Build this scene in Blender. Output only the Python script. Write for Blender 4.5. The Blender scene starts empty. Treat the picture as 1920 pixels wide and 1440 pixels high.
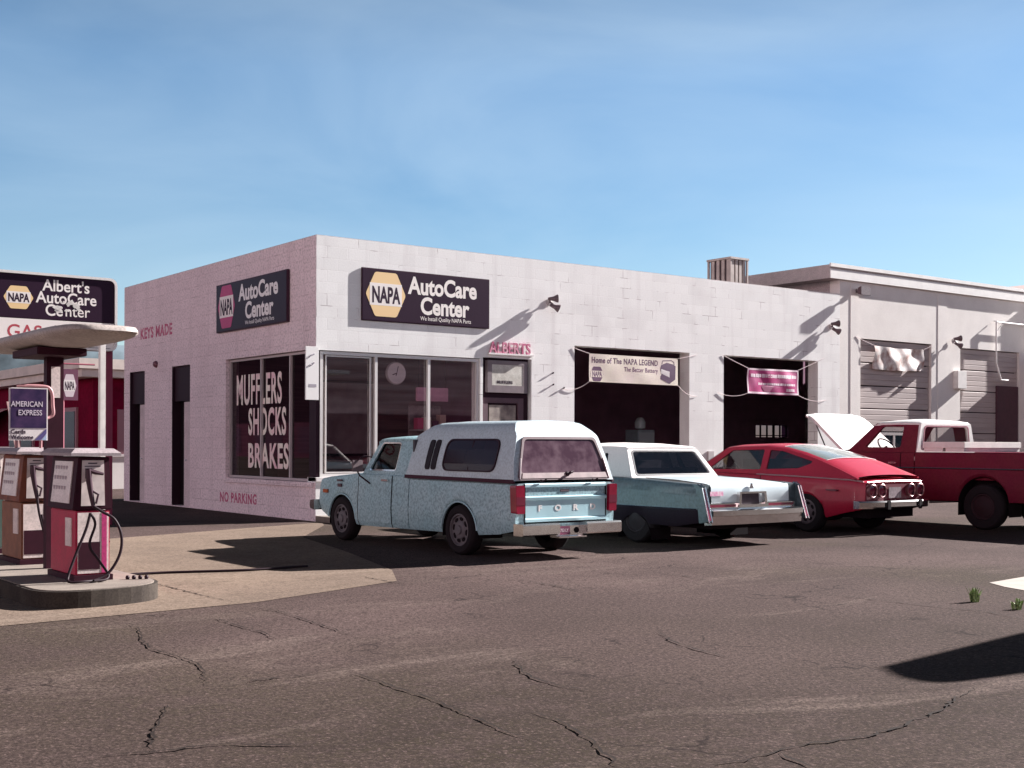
import bpy, bmesh, math, random
import numpy as np
from mathutils import Vector, Matrix
from mathutils.geometry import tessellate_polygon

random.seed(7)
R = math.radians
SC = bpy.context.scene
COL = SC.collection

# ------------------------------------------------------------------ camera, sky, sun, exposure
cam = bpy.data.cameras.new('camera')
cam.sensor_width = 36.0
cam.lens = 2359.0 / 1920.0 * 36.0
cam.shift_y = 112.0 / 1920.0
cam.clip_start = 0.1
cam.clip_end = 4000
camo = bpy.data.objects.new('camera', cam)
COL.objects.link(camo)
camo.matrix_world = (Matrix.Translation((-10.374, -19.648, 1.37)) @ Matrix.Rotation(-R(36.6986), 4, 'Z')
                     @ Matrix.Rotation(R(90), 4, 'X') @ Matrix.Rotation(0.0033, 4, 'Z'))
SC.camera = camo

SUNV = Vector((1.88, -0.225, 1.0)).normalized()
SUN_EL = math.asin(SUNV.z)
SUN_AZ = math.atan2(SUNV.x, SUNV.y)
sun = bpy.data.lights.new('sun', 'SUN')
sun.energy = 5.0
sun.angle = R(0.5)
sun.color = (1.0, 0.955, 0.94)
suno = bpy.data.objects.new('sun', sun)
COL.objects.link(suno)
suno.location = (30, -10, 40)
suno.rotation_euler = SUNV.to_track_quat('Z', 'Y').to_euler()

W = bpy.data.worlds.new('World')
SC.world = W
W.use_nodes = True
nt = W.node_tree
nt.nodes.clear()
nout = nt.nodes.new('ShaderNodeOutputWorld')
nbg = nt.nodes.new('ShaderNodeBackground')
sky = nt.nodes.new('ShaderNodeTexSky')
sky.sky_type = 'NISHITA'
sky.sun_disc = False
sky.sun_elevation = SUN_EL
sky.sun_rotation = SUN_AZ
sky.altitude = 200
sky.air_density = 1.0
sky.dust_density = 0.25
sky.ozone_density = 2.2
tc = nt.nodes.new('ShaderNodeTexCoord')
mp = nt.nodes.new('ShaderNodeMapping')
mp.inputs['Scale'].default_value = (1.3, 1.3, 3.6)
mp.inputs['Rotation'].default_value = (0.25, 0.1, 0.5)
nz = nt.nodes.new('ShaderNodeTexNoise')
nz.inputs['Scale'].default_value = 2.3
nz.inputs['Detail'].default_value = 7
nz.inputs['Roughness'].default_value = 0.5
nz.inputs['Distortion'].default_value = 0.5
rmp = nt.nodes.new('ShaderNodeValToRGB')
rmp.color_ramp.elements[0].position = 0.26
rmp.color_ramp.elements[0].color = (0, 0, 0, 1)
rmp.color_ramp.elements[1].position = 0.86
rmp.color_ramp.elements[1].color = (0.50, 0.50, 0.50, 1)
mixc = nt.nodes.new('ShaderNodeMix')
mixc.data_type = 'RGBA'
nt.links.new(tc.outputs['Generated'], mp.inputs['Vector'])
nt.links.new(mp.outputs['Vector'], nz.inputs['Vector'])
nt.links.new(nz.outputs['Fac'], rmp.inputs['Fac'])
nt.links.new(rmp.outputs['Color'], mixc.inputs['Factor'])
nt.links.new(sky.outputs['Color'], mixc.inputs['A'])
mixc.inputs['B'].default_value = (6.2, 7.4, 8.4, 1)
# added warm glow low in the unseen west sky, brightens the shaded side wall
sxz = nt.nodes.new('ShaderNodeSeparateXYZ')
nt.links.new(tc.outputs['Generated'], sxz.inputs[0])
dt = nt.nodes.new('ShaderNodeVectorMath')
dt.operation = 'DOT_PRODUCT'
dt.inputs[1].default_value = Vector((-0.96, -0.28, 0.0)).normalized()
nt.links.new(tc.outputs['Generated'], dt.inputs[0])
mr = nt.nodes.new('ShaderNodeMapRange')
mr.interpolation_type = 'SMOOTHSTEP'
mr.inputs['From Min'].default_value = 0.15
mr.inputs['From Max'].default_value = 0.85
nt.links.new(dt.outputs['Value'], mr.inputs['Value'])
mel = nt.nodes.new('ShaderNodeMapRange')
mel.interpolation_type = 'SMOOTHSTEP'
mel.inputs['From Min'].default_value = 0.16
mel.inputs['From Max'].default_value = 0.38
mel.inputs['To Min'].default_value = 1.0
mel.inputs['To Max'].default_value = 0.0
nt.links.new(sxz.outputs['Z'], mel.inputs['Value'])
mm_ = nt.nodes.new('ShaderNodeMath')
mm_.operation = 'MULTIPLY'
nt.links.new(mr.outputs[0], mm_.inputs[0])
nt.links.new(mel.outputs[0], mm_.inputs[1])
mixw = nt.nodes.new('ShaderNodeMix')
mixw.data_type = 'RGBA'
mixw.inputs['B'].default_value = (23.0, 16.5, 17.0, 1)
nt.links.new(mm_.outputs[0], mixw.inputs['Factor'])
hsv = nt.nodes.new('ShaderNodeHueSaturation')
hsv.inputs['Saturation'].default_value = 1.22
hsv.inputs['Value'].default_value = 1.06
nt.links.new(mixc.outputs['Result'], hsv.inputs['Color'])
# unseen sky overhead dimmed to deepen the shadows
mz = nt.nodes.new('ShaderNodeMapRange')
mz.inputs['From Min'].default_value = 0.28
mz.inputs['From Max'].default_value = 0.62
mz.inputs['To Min'].default_value = 1.0
mz.inputs['To Max'].default_value = 0.12
nt.links.new(sxz.outputs['Z'], mz.inputs['Value'])
zen = nt.nodes.new('ShaderNodeVectorMath')
zen.operation = 'SCALE'
nt.links.new(hsv.outputs['Color'], zen.inputs[0])
nt.links.new(mz.outputs[0], zen.inputs['Scale'])
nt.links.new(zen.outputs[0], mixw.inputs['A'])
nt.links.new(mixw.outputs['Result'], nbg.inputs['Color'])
nbg.inputs['Strength'].default_value = 0.0335
nt.links.new(nbg.outputs['Background'], nout.inputs['Surface'])

SC.view_settings.view_transform = 'Standard'
SC.view_settings.look = 'None'
SC.view_settings.gamma = 1.0
SC.view_settings.exposure = 1.85

# ------------------------------------------------------------------ materials
MATS = {}


def mat(name, col, rough=0.6, metal=0.0, spec=0.5, var=0.0, vscale=8.0, var2=0.0, v2scale=60.0, tint=None,
        bump=0.0, bscale=60.0, coat=0.0, detail=4.0, emit=None, stretch=None):
    """principled material; var: broad mottling toward tint (or darker), var2: fine grain, bump: fine relief"""
    if name in MATS:
        return MATS[name]
    m = bpy.data.materials.new(name)
    m.use_nodes = True
    t = m.node_tree
    b = t.nodes['Principled BSDF']
    b.inputs['Base Color'].default_value = (*col, 1)
    b.inputs['Roughness'].default_value = rough
    b.inputs['Metallic'].default_value = metal
    b.inputs['Specular IOR Level'].default_value = min(spec, 0.12) if (max(col) < 0.065 and spec == 0.5) else spec
    b.inputs['Coat Weight'].default_value = coat
    b.inputs['Coat Roughness'].default_value = 0.08
    if emit:
        b.inputs['Emission Color'].default_value = (*emit[:3], 1)
        b.inputs['Emission Strength'].default_value = emit[3]
    cur = None
    co = t.nodes.new('ShaderNodeTexCoord')
    src = co.outputs['Object']
    if stretch:
        mpn = t.nodes.new('ShaderNodeMapping')
        mpn.inputs['Scale'].default_value = stretch
        t.links.new(src, mpn.inputs['Vector'])
        src = mpn.outputs['Vector']

    def noise(scale, det, rough_=0.55):
        n = t.nodes.new('ShaderNodeTexNoise')
        n.inputs['Scale'].default_value = scale
        n.inputs['Detail'].default_value = det
        n.inputs['Roughness'].default_value = rough_
        t.links.new(src, n.inputs['Vector'])
        return n

    def ramp(n, lo, hi):
        r = t.nodes.new('ShaderNodeMapRange')
        r.inputs['From Min'].default_value = lo
        r.inputs['From Max'].default_value = hi
        t.links.new(n.outputs['Fac'], r.inputs['Value'])
        return r

    def mix(a, bcol, fac, k):
        mx = t.nodes.new('ShaderNodeMix')
        mx.data_type = 'RGBA'
        mul = t.nodes.new('ShaderNodeMath')
        mul.operation = 'MULTIPLY'
        mul.inputs[1].default_value = k
        t.links.new(fac, mul.inputs[0])
        t.links.new(mul.outputs[0], mx.inputs['Factor'])
        if a is None:
            mx.inputs['A'].default_value = (*col, 1)
        else:
            t.links.new(a, mx.inputs['A'])
        mx.inputs['B'].default_value = (*bcol, 1)
        return mx.outputs['Result']
    dark = tint or tuple(c * 0.45 for c in col)
    if var:
        cur = mix(cur, dark, ramp(noise(vscale, detail), 0.38, 0.68).outputs[0], var)
    if var2:
        cur = mix(cur, tuple(c * 0.35 for c in col), ramp(noise(v2scale, 2.0), 0.42, 0.66).outputs[0], var2)
    if cur is not None:
        t.links.new(cur, b.inputs['Base Color'])
    if bump:
        bn = t.nodes.new('ShaderNodeBump')
        bn.inputs['Strength'].default_value = bump
        bn.inputs['Distance'].default_value = 0.01
        t.links.new(noise(bscale, 3.0).outputs['Fac'], bn.inputs['Height'])
        t.links.new(bn.outputs['Normal'], b.inputs['Normal'])
    MATS[name] = m
    return m


def glass_mat(name, tint, gloss=0.12, rough=0.02):
    """window glass: tinted see-through plus a fresnel reflection"""
    if name in MATS:
        return MATS[name]
    m = bpy.data.materials.new(name)
    m.use_nodes = True
    t = m.node_tree
    t.nodes.clear()
    out = t.nodes.new('ShaderNodeOutputMaterial')
    tr = t.nodes.new('ShaderNodeBsdfTransparent')
    tr.inputs['Color'].default_value = (*tint, 1)
    gl = t.nodes.new('ShaderNodeBsdfGlossy')
    gl.inputs['Roughness'].default_value = rough
    gl.inputs['Color'].default_value = (0.95, 0.95, 0.95, 1)
    fr = t.nodes.new('ShaderNodeLayerWeight')       # facing: the same from both sides of the pane
    pw = t.nodes.new('ShaderNodeMath')
    pw.operation = 'POWER'
    pw.inputs[1].default_value = 5.0
    t.links.new(fr.outputs['Facing'], pw.inputs[0])
    ad = t.nodes.new('ShaderNodeMath')
    ad.operation = 'ADD'
    ad.inputs[1].default_value = gloss
    ad.use_clamp = True
    mx = t.nodes.new('ShaderNodeMixShader')
    t.links.new(pw.outputs[0], ad.inputs[0])
    t.links.new(ad.outputs[0], mx.inputs[0])
    t.links.new(tr.outputs[0], mx.inputs[1])
    t.links.new(gl.outputs[0], mx.inputs[2])
    t.links.new(mx.outputs[0], out.inputs[0])
    MATS[name] = m
    return m


def block_mat(name, col, mortar, grime, fine=0.25, fscale=38.0):
    """painted concrete block: running-bond joints, chipped dark joints, fine grain"""
    m = bpy.data.materials.new(name)
    m.use_nodes = True
    t = m.node_tree
    b = t.nodes['Principled BSDF']
    b.inputs['Roughness'].default_value = 0.75
    b.inputs['Specular IOR Level'].default_value = 0.25
    co = t.nodes.new('ShaderNodeTexCoord')
    sp = t.nodes.new('ShaderNodeSeparateXYZ')
    t.links.new(co.outputs['Object'], sp.inputs[0])
    ad = t.nodes.new('ShaderNodeMath')
    ad.operation = 'ADD'
    t.links.new(sp.outputs['X'], ad.inputs[0])
    t.links.new(sp.outputs['Y'], ad.inputs[1])
    cb = t.nodes.new('ShaderNodeCombineXYZ')
    t.links.new(ad.outputs[0], cb.inputs['X'])
    t.links.new(sp.outputs['Z'], cb.inputs['Y'])
    br = t.nodes.new('ShaderNodeTexBrick')
    br.inputs['Scale'].default_value = 1.0
    br.inputs['Brick Width'].default_value = 0.42
    br.inputs['Row Height'].default_value = 0.21
    br.inputs['Mortar Size'].default_value = 0.008
    br.inputs['Mortar Smooth'].default_value = 0.4
    br.inputs['Color1'].default_value = (*col, 1)
    br.inputs['Color2'].default_value = (*[c * 0.93 for c in col], 1)
    br.inputs['Mortar'].default_value = (*mortar, 1)
    t.links.new(cb.outputs[0], br.inputs['Vector'])

    def noise(scale, det):
        n = t.nodes.new('ShaderNodeTexNoise')
        n.inputs['Scale'].default_value = scale
        n.inputs['Detail'].default_value = det
        t.links.new(co.outputs['Object'], n.inputs['Vector'])
        return n

    def rng(n, lo, hi):
        r = t.nodes.new('ShaderNodeMapRange')
        r.inputs['From Min'].default_value = lo
        r.inputs['From Max'].default_value = hi
        t.links.new(n, r.inputs['Value'])
        return r.outputs[0]

    def mul(a, bb):
        n = t.nodes.new('ShaderNodeMath')
        n.operation = 'MULTIPLY'
        for i, v in enumerate((a, bb)):
            if isinstance(v, float):
                n.inputs[i].default_value = v
            else:
                t.links.new(v, n.inputs[i])
        return n.outputs[0]

    def mix(a, colr, fac):
        mx = t.nodes.new('ShaderNodeMix')
        mx.data_type = 'RGBA'
        t.links.new(fac, mx.inputs['Factor'])
        t.links.new(a, mx.inputs['A'])
        mx.inputs['B'].default_value = (*colr, 1)
        return mx.outputs['Result']
    c = br.outputs['Color']
    # chipped joints: mortar mask times a broken noise
    c = mix(c, grime, mul(mul(br.outputs['Fac'], rng(noise(2.3, 5).outputs['Fac'], 0.56, 0.64)), 0.85))
    c = mix(c, grime, mul(rng(noise(0.9, 6).outputs['Fac'], 0.52, 0.8), 0.28))
    mps = t.nodes.new('ShaderNodeMapping')      # rain streaks: noise drawn out vertically
    mps.inputs['Scale'].default_value = (2.2, 2.2, 0.16)
    t.links.new(co.outputs['Object'], mps.inputs['Vector'])
    ns = noise(1.6, 5)
    t.links.new(mps.outputs['Vector'], ns.inputs['Vector'])
    c = mix(c, grime, mul(rng(ns.outputs['Fac'], 0.54, 0.74), 0.26))
    c = mix(c, tuple(x * 0.4 for x in col), mul(rng(noise(fscale, 3).outputs['Fac'], 0.45, 0.7), fine))
    t.links.new(c, b.inputs['Base Color'])
    bn = t.nodes.new('ShaderNodeBump')
    bn.inputs['Strength'].default_value = 0.16
    bn.inputs['Distance'].default_value = 0.006
    hm = t.nodes.new('ShaderNodeMath')
    hm.operation = 'SUBTRACT'
    t.links.new(noise(26.0, 4).outputs['Fac'], hm.inputs[0])
    t.links.new(br.outputs['Fac'], hm.inputs[1])
    t.links.new(hm.outputs[0], bn.inputs['Height'])
    t.links.new(bn.outputs['Normal'], b.inputs['Normal'])
    MATS[name] = m
    return m


# ------------------------------------------------------------------ mesh building
class MB:
    def __init__(self):
        self.bm = bmesh.new()

    def face(self, pts):
        vs = [self.bm.verts.new(p) for p in pts]
        try:
            return self.bm.faces.new(vs)
        except ValueError:
            return None

    def box(self, x0, y0, z0, x1, y1, z1):
        p = [(x, y, z) for x in (x0, x1) for y in (y0, y1) for z in (z0, z1)]
        v = [self.bm.verts.new(q) for q in p]
        for f in ((0, 1, 3, 2), (4, 6, 7, 5), (0, 4, 5, 1), (2, 3, 7, 6), (0, 2, 6, 4), (1, 5, 7, 3)):
            self.bm.faces.new([v[i] for i in f])
        return self

    def loft(self, rows, closed=False, cap=True):
        vr = [[self.bm.verts.new(p) for p in r] for r in rows]
        n = len(rows[0])
        for a, b in zip(vr[:-1], vr[1:]):
            for i in range(n if closed else n - 1):
                j = (i + 1) % n
                self.bm.faces.new((a[i], a[j], b[j], b[i]))
        if cap:
            for r in (vr[0], vr[-1]):
                try:
                    self.bm.faces.new(r)
                except ValueError:
                    pass
        return self

    def prism(self, pts, fn, d0, d1):
        """polygon pts (u, v) extruded between depths d0 and d1 of fn(u, v, d)"""
        return self.plate(pts, [], fn, d0, d1)

    def plate(self, outer, holes, fn, d0, d1):
        loops = [outer] + list(holes)
        flat = [p for l in loops for p in l]
        tris = tessellate_polygon([[Vector((p[0], p[1], 0)) for p in l] for l in loops])
        va = [self.bm.verts.new(fn(p[0], p[1], d0)) for p in flat]
        vb = [self.bm.verts.new(fn(p[0], p[1], d1)) for p in flat]
        for t in tris:
            try:
                self.bm.faces.new([va[i] for i in t])
                self.bm.faces.new([vb[i] for i in reversed(t)])
            except ValueError:
                pass
        k = 0
        for l in loops:
            n = len(l)
            for i in range(n):
                j = (i + 1) % n
                self.bm.faces.new((va[k + i], va[k + j], vb[k + j], vb[k + i]))
            k += n
        return self

    def tube(self, pts, r, n=8, cap=True, closed=False):
        pts = [Vector(p) for p in pts]
        rows = []
        up = Vector((0, 0, 1))
        m = len(pts)
        prev = None
        for i, p in enumerate(pts):
            a = pts[i - 1] if (i > 0 or closed) else p
            c = pts[(i + 1) % m] if (i < m - 1 or closed) else p
            d = (c - a)
            d = d.normalized() if d.length > 1e-9 else Vector((0, 0, 1))
            s = d.cross(prev if prev is not None else up)
            if s.length < 1e-3:
                s = d.cross(Vector((1, 0.3, 0)))
            s.normalize()
            u = s.cross(d).normalized()
            prev = u
            rr = r[i] if isinstance(r, (list, tuple)) else r
            rows.append([p + (s * math.cos(t) + u * math.sin(t)) * rr for t in [2 * math.pi * k / n for k in range(n)]])
        if closed:
            rows.append(rows[0])
        return self.loft(rows, closed=True, cap=cap and not closed)

    def lathe(self, prof, origin, axis, n=24, cap=True):
        """prof: list of (radius, distance along axis)"""
        ax = Vector(axis).normalized()
        s = ax.cross(Vector((0, 0, 1)))
        if s.length < 1e-3:
            s = Vector((1, 0, 0))
        s.normalize()
        u = s.cross(ax)
        o = Vector(origin)
        rows = [[o + ax * h + (s * math.cos(t) + u * math.sin(t)) * max(r, 1e-4) for t in [2 * math.pi * k / n for k in range(n)]]
                for r, h in prof]
        return self.loft(rows, closed=True, cap=cap)

    def text(self, s, size, M, bold=0.0, xs=1.0, align='LEFT', ext=0.002, shear=0.0, space=1.0, width=None):
        cu = bpy.data.curves.new('lettering', 'FONT')
        cu.body = s
        cu.size = size
        cu.offset = bold * size
        cu.extrude = ext
        cu.align_x = align
        cu.shear = shear
        cu.space_character = space
        cu.resolution_u = 4
        ob = bpy.data.objects.new('lettering', cu)
        COL.objects.link(ob)
        dg = bpy.context.evaluated_depsgraph_get()
        me = bpy.data.meshes.new_from_object(ob.evaluated_get(dg))
        if width:
            lo, hi = min(v.co.x for v in me.vertices), max(v.co.x for v in me.vertices)
            xs = width / (hi - lo)
            me.transform(Matrix.Translation((-lo, 0, 0)))
        me.transform(M @ Matrix.Diagonal((xs, 1, 1, 1)))
        self.bm.from_mesh(me)
        bpy.data.objects.remove(ob)
        bpy.data.curves.remove(cu)
        bpy.data.meshes.remove(me)
        return self

    def build(self, name, m, parent=None, smooth=None, bevel=0.0, merge=True):
        bm = self.bm
        if merge:
            bmesh.ops.remove_doubles(bm, verts=bm.verts, dist=1e-5)
        bmesh.ops.recalc_face_normals(bm, faces=bm.faces)
        if bevel:
            es = [e for e in bm.edges if len(e.link_faces) == 2 and e.calc_face_angle(0) > 0.5]
            bmesh.ops.bevel(bm, geom=es, offset=bevel, segments=2, affect='EDGES', clamp_overlap=True)
        me = bpy.data.meshes.new(name)
        bm.to_mesh(me)
        bm.free()
        me.materials.append(m)
        if smooth:
            for p in me.polygons:
                p.use_smooth = True
            me.set_sharp_from_angle(angle=R(smooth))
        o = bpy.data.objects.new(name, me)
        COL.objects.link(o)
        if parent:
            o.parent = parent
        return o


def tag(o, label, cat, group=None, kind=None):
    if label:
        o['label'] = label
    if cat:
        o['category'] = cat
    if group:
        o['group'] = group
    if kind:
        o['kind'] = kind
    return o


def thing(name, label, cat, loc=(0, 0, 0), rz=0.0, group=None):
    o = bpy.data.objects.new(name, None)
    o.empty_display_size = 0.2
    COL.objects.link(o)
    o.location = loc
    o.rotation_euler = (0, 0, rz)
    return tag(o, label, cat, group)


def copy_tree(o, parent=None):
    c = o.copy()
    COL.objects.link(c)
    c.parent = parent
    for ch in list(o.children):
        copy_tree(ch, c)
    return c


def rrect(u0, v0, u1, v1, r, n=5):
    return rpoly([(u0, v0), (u1, v0), (u1, v1), (u0, v1)], r, n)


def rpoly(pts, r, n=5):
    """polygon with rounded corners"""
    out = []
    m = len(pts)
    for i in range(m):
        p = Vector(pts[i])
        a = (Vector(pts[i - 1]) - p)
        b = (Vector(pts[(i + 1) % m]) - p)
        rr = min(r, a.length * 0.45, b.length * 0.45)
        s = p + a.normalized() * rr
        e = p + b.normalized() * rr
        for k in range(n + 1):
            t = k / n
            q = s * (1 - t) ** 2 + p * 2 * t * (1 - t) + e * t * t
            out.append((q.x, q.y))
    return out


def smooth_path(pts, k=6):
    P = [Vector(p) for p in pts]
    out = []
    for i in range(len(P) - 1):
        p0, p1, p2, p3 = P[max(i - 1, 0)], P[i], P[i + 1], P[min(i + 2, len(P) - 1)]
        for j in range(k):
            t = j / k
            out.append(0.5 * ((2 * p1) + (p2 - p0) * t + (2 * p0 - 5 * p1 + 4 * p2 - p3) * t * t + (3 * p1 - p0 - 3 * p2 + p3) * t ** 3))
    out.append(P[-1])
    return out


def FRONT(y):      # u = x, v = z, depth d goes into +y from plane y
    return lambda u, v, d: (u, y + d, v)


def SIDE(x):       # u = y, v = z, depth d goes into +x
    return lambda u, v, d: (x + d, u, v)


def FLAT(z):       # u = x, v = y, depth d goes up
    return lambda u, v, d: (u, v, z + d)


def MF(x, y, z, rz=0.0):    # text facing -y, reading along +x
    return Matrix.Translation((x, y, z)) @ Matrix.Rotation(rz, 4, 'Z') @ Matrix.Rotation(R(90), 4, 'X')


def ML(x, y, z):            # text facing -x, reading along -y
    return MF(x, y, z, R(-90))


PT = {}
white_block = block_mat('painted block', (0.82, 0.81, 0.79), (0.79, 0.775, 0.755), (0.36, 0.30, 0.31), 0.12)
stucco = block_mat('side wall in shade', (0.82, 0.68, 0.70), (0.71, 0.57, 0.59), (0.45, 0.34, 0.36), 0.6, 24.0)  # pink cast of the shaded side painted into the white wall colour
annex_paint = mat('annex paint', (0.78, 0.74, 0.70), 0.8, var=0.25, vscale=1.5, tint=(0.5, 0.45, 0.42), var2=0.12, v2scale=45, bump=0.2)
dark_in = mat('grimy interior', (0.42, 0.22, 0.33), 0.9, var=0.4, vscale=2)
dark_trim = mat('dark trim', (0.028, 0.012, 0.02), 0.6)
white_trim = mat('pale trim', (0.72, 0.68, 0.66), 0.5, var=0.2, vscale=20)
alu = mat('aluminium frame', (0.66, 0.62, 0.60), 0.45, metal=0.3)
chrome = mat('chrome', (0.78, 0.77, 0.76), 0.16, metal=1.0, var=0.25, vscale=30, tint=(0.35, 0.28, 0.27))
rubber = mat('rubber', (0.018, 0.014, 0.016), 0.85)
black = mat('black underbody', (0.012, 0.008, 0.01), 0.95, spec=0.1)
sign_dark = mat('sign face dark', (0.030, 0.012, 0.028), 0.4, var2=0.25, v2scale=70)
sign_edge = mat('sign edge', (0.05, 0.02, 0.035), 0.5)
yellow = mat('faded yellow', (0.80, 0.56, 0.28), 0.5)
cream = mat('cream white', (0.80, 0.74, 0.70), 0.5)
magenta = mat('faded magenta', (0.48, 0.03, 0.16), 0.5, var2=0.3, v2scale=50)
red_letter = mat('red lettering', (0.42, 0.03, 0.12), 0.7, var=0.5, vscale=14, tint=(0.7, 0.45, 0.5))
ink = mat('dark ink', (0.03, 0.012, 0.03), 0.6)
shop_glass = glass_mat('shop glass', (0.80, 0.72, 0.75), 0.22)
side_glass = glass_mat('side shop glass', (0.26, 0.20, 0.24), 0.02)
car_glass = glass_mat('car glass', (0.62, 0.62, 0.63), 0.07)
dim_glass = glass_mat('dim cab glass', (0.34, 0.36, 0.38), 0.0)
dark_glass = glass_mat('smoked glass', (0.16, 0.13, 0.15), 0.06)


# ------------------------------------------------------------------ ground
def ground_mat(name, base, patch, dark, grain_scale=55.0, grain=0.55, pk=0.5, fine_cracks=0.0, olive=None):
    m = bpy.data.materials.new(name)
    m.use_nodes = True
    t = m.node_tree
    b = t.nodes['Principled BSDF']
    b.inputs['Roughness'].default_value = 0.98
    b.inputs['Specular IOR Level'].default_value = 0.05
    co = t.nodes.new('ShaderNodeTexCoord')

    def noise(scale, det=4.0, rg=0.55, sc=None, dist=0.0):
        n = t.nodes.new('ShaderNodeTexNoise')
        n.inputs['Scale'].default_value = scale
        n.inputs['Detail'].default_value = det
        n.inputs['Roughness'].default_value = rg
        n.inputs['Distortion'].default_value = dist
        if sc:
            mp_ = t.nodes.new('ShaderNodeMapping')
            mp_.inputs['Scale'].default_value = sc
            mp_.inputs['Rotation'].default_value = (0, 0, 0.55)
            t.links.new(co.outputs['Object'], mp_.inputs['Vector'])
            t.links.new(mp_.outputs['Vector'], n.inputs['Vector'])
        else:
            t.links.new(co.outputs['Object'], n.inputs['Vector'])
        return n.outputs['Fac']

    def rng(v, lo, hi, a=0.0, z=1.0):
        r = t.nodes.new('ShaderNodeMapRange')
        r.inputs['From Min'].default_value = lo
        r.inputs['From Max'].default_value = hi
        r.inputs['To Min'].default_value = a
        r.inputs['To Max'].default_value = z
        t.links.new(v, r.inputs['Value'])
        return r.outputs[0]

    def mix(a, col, fac):
        mx = t.nodes.new('ShaderNodeMix')
        mx.data_type = 'RGBA'
        t.links.new(fac, mx.inputs['Factor'])
        if isinstance(a, tuple):
            mx.inputs['A'].default_value = (*a, 1)
        else:
            t.links.new(a, mx.inputs['A'])
        mx.inputs['B'].default_value = (*col, 1)
        return mx.outputs['Result']
    c = mix(base, dark, rng(noise(0.30, 6), 0.40, 0.64, 0, 0.85))
    if olive:
        c = mix(c, olive, rng(noise(0.16, 4), 0.47, 0.62, 0, 0.65))
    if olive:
        # vignette painted into the ground: darker towards the camera, with a ragged blend
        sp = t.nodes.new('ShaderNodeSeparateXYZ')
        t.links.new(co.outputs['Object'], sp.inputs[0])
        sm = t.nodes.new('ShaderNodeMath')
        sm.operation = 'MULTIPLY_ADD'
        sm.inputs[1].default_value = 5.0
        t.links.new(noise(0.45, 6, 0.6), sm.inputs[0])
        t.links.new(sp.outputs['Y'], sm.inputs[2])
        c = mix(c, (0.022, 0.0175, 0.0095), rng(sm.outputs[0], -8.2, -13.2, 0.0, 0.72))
    c = mix(c, tuple(0.62 * x for x in base), rng(noise(1.7, 7, 0.65), 0.50, 0.68, 0, 0.65))
    c = mix(c, patch, rng(noise(0.9, 7, 0.7, (0.3, 1.0, 1.0), 0.8), 0.56, 0.66, 0, pk))
    c = mix(c, tuple(0.45 * x for x in dark), rng(noise(1.3, 7, 0.7, (0.4, 1.0, 1.0), 1.0), 0.60, 0.70, 0, pk))
    c = mix(c, tuple(0.5 * x for x in base), rng(noise(9.0, 5, 0.7), 0.48, 0.62, 0, 0.5))
    c = mix(c, tuple(0.2 * x for x in base), rng(noise(24.0, 4, 0.75, (0.97, 1.03, 1)), 0.47, 0.60, 0, 0.75 * grain))
    c = mix(c, tuple(min(1, 1.9 * x) for x in base), rng(noise(26.0, 4, 0.75, (1.1, 0.9, 1)), 0.55, 0.66, 0, 0.32 * grain))
    c = mix(c, tuple(0.22 * x for x in base), rng(noise(grain_scale, 3.5, 0.7), 0.46, 0.62, 0, grain))
    c = mix(c, tuple(min(1, 2.1 * x) for x in base), rng(noise(grain_scale * 0.7, 3.0, 0.65, (1.07, 0.93, 1)), 0.56, 0.74, 0, grain * 0.45))
    if fine_cracks:
        vo = t.nodes.new('ShaderNodeTexVoronoi')
        vo.feature = 'DISTANCE_TO_EDGE'
        vo.inputs['Scale'].default_value = 0.9
        ds = t.nodes.new('ShaderNodeVectorMath')
        ds.operation = 'ADD'
        nn = t.nodes.new('ShaderNodeTexNoise')
        nn.inputs['Scale'].default_value = 1.5
        nn.inputs['Detail'].default_value = 6
        t.links.new(co.outputs['Object'], nn.inputs['Vector'])
        t.links.new(co.outputs['Object'], ds.inputs[0])
        t.links.new(nn.outputs['Color'], ds.inputs[1])
        t.links.new(ds.outputs[0], vo.inputs['Vector'])
        edge = rng(vo.outputs['Distance'], 0.004, 0.014, 1, 0)
        msk = rng(noise(0.7, 4), 0.54, 0.6, 0, fine_cracks)
        ml = t.nodes.new('ShaderNodeMath')
        ml.operation = 'MULTIPLY'
        t.links.new(edge, ml.inputs[0])
        t.links.new(msk, ml.inputs[1])
        c = mix(c, (0.012, 0.008, 0.008), ml.outputs[0])
    t.links.new(c, b.inputs['Base Color'])
    bn = t.nodes.new('ShaderNodeBump')
    bn.inputs['Strength'].default_value = 0.3
    bn.inputs['Distance'].default_value = 0.012
    t.links.new(noise(grain_scale, 4, 0.65), bn.inputs['Height'])
    t.links.new(bn.outputs['Normal'], b.inputs['Normal'])
    return m


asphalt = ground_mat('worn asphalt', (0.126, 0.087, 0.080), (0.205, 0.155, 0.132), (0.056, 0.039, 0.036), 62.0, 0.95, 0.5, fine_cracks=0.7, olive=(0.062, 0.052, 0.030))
concrete = ground_mat('forecourt concrete', (0.235, 0.176, 0.136), (0.27, 0.21, 0.165), (0.135, 0.100, 0.083), 50.0, 0.45, 0.4)
concrete2 = mat('kerb concrete', (0.21, 0.17, 0.14), 0.9, var=0.5, vscale=5, tint=(0.10, 0.075, 0.065), var2=0.35, v2scale=60, bump=0.3)

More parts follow.
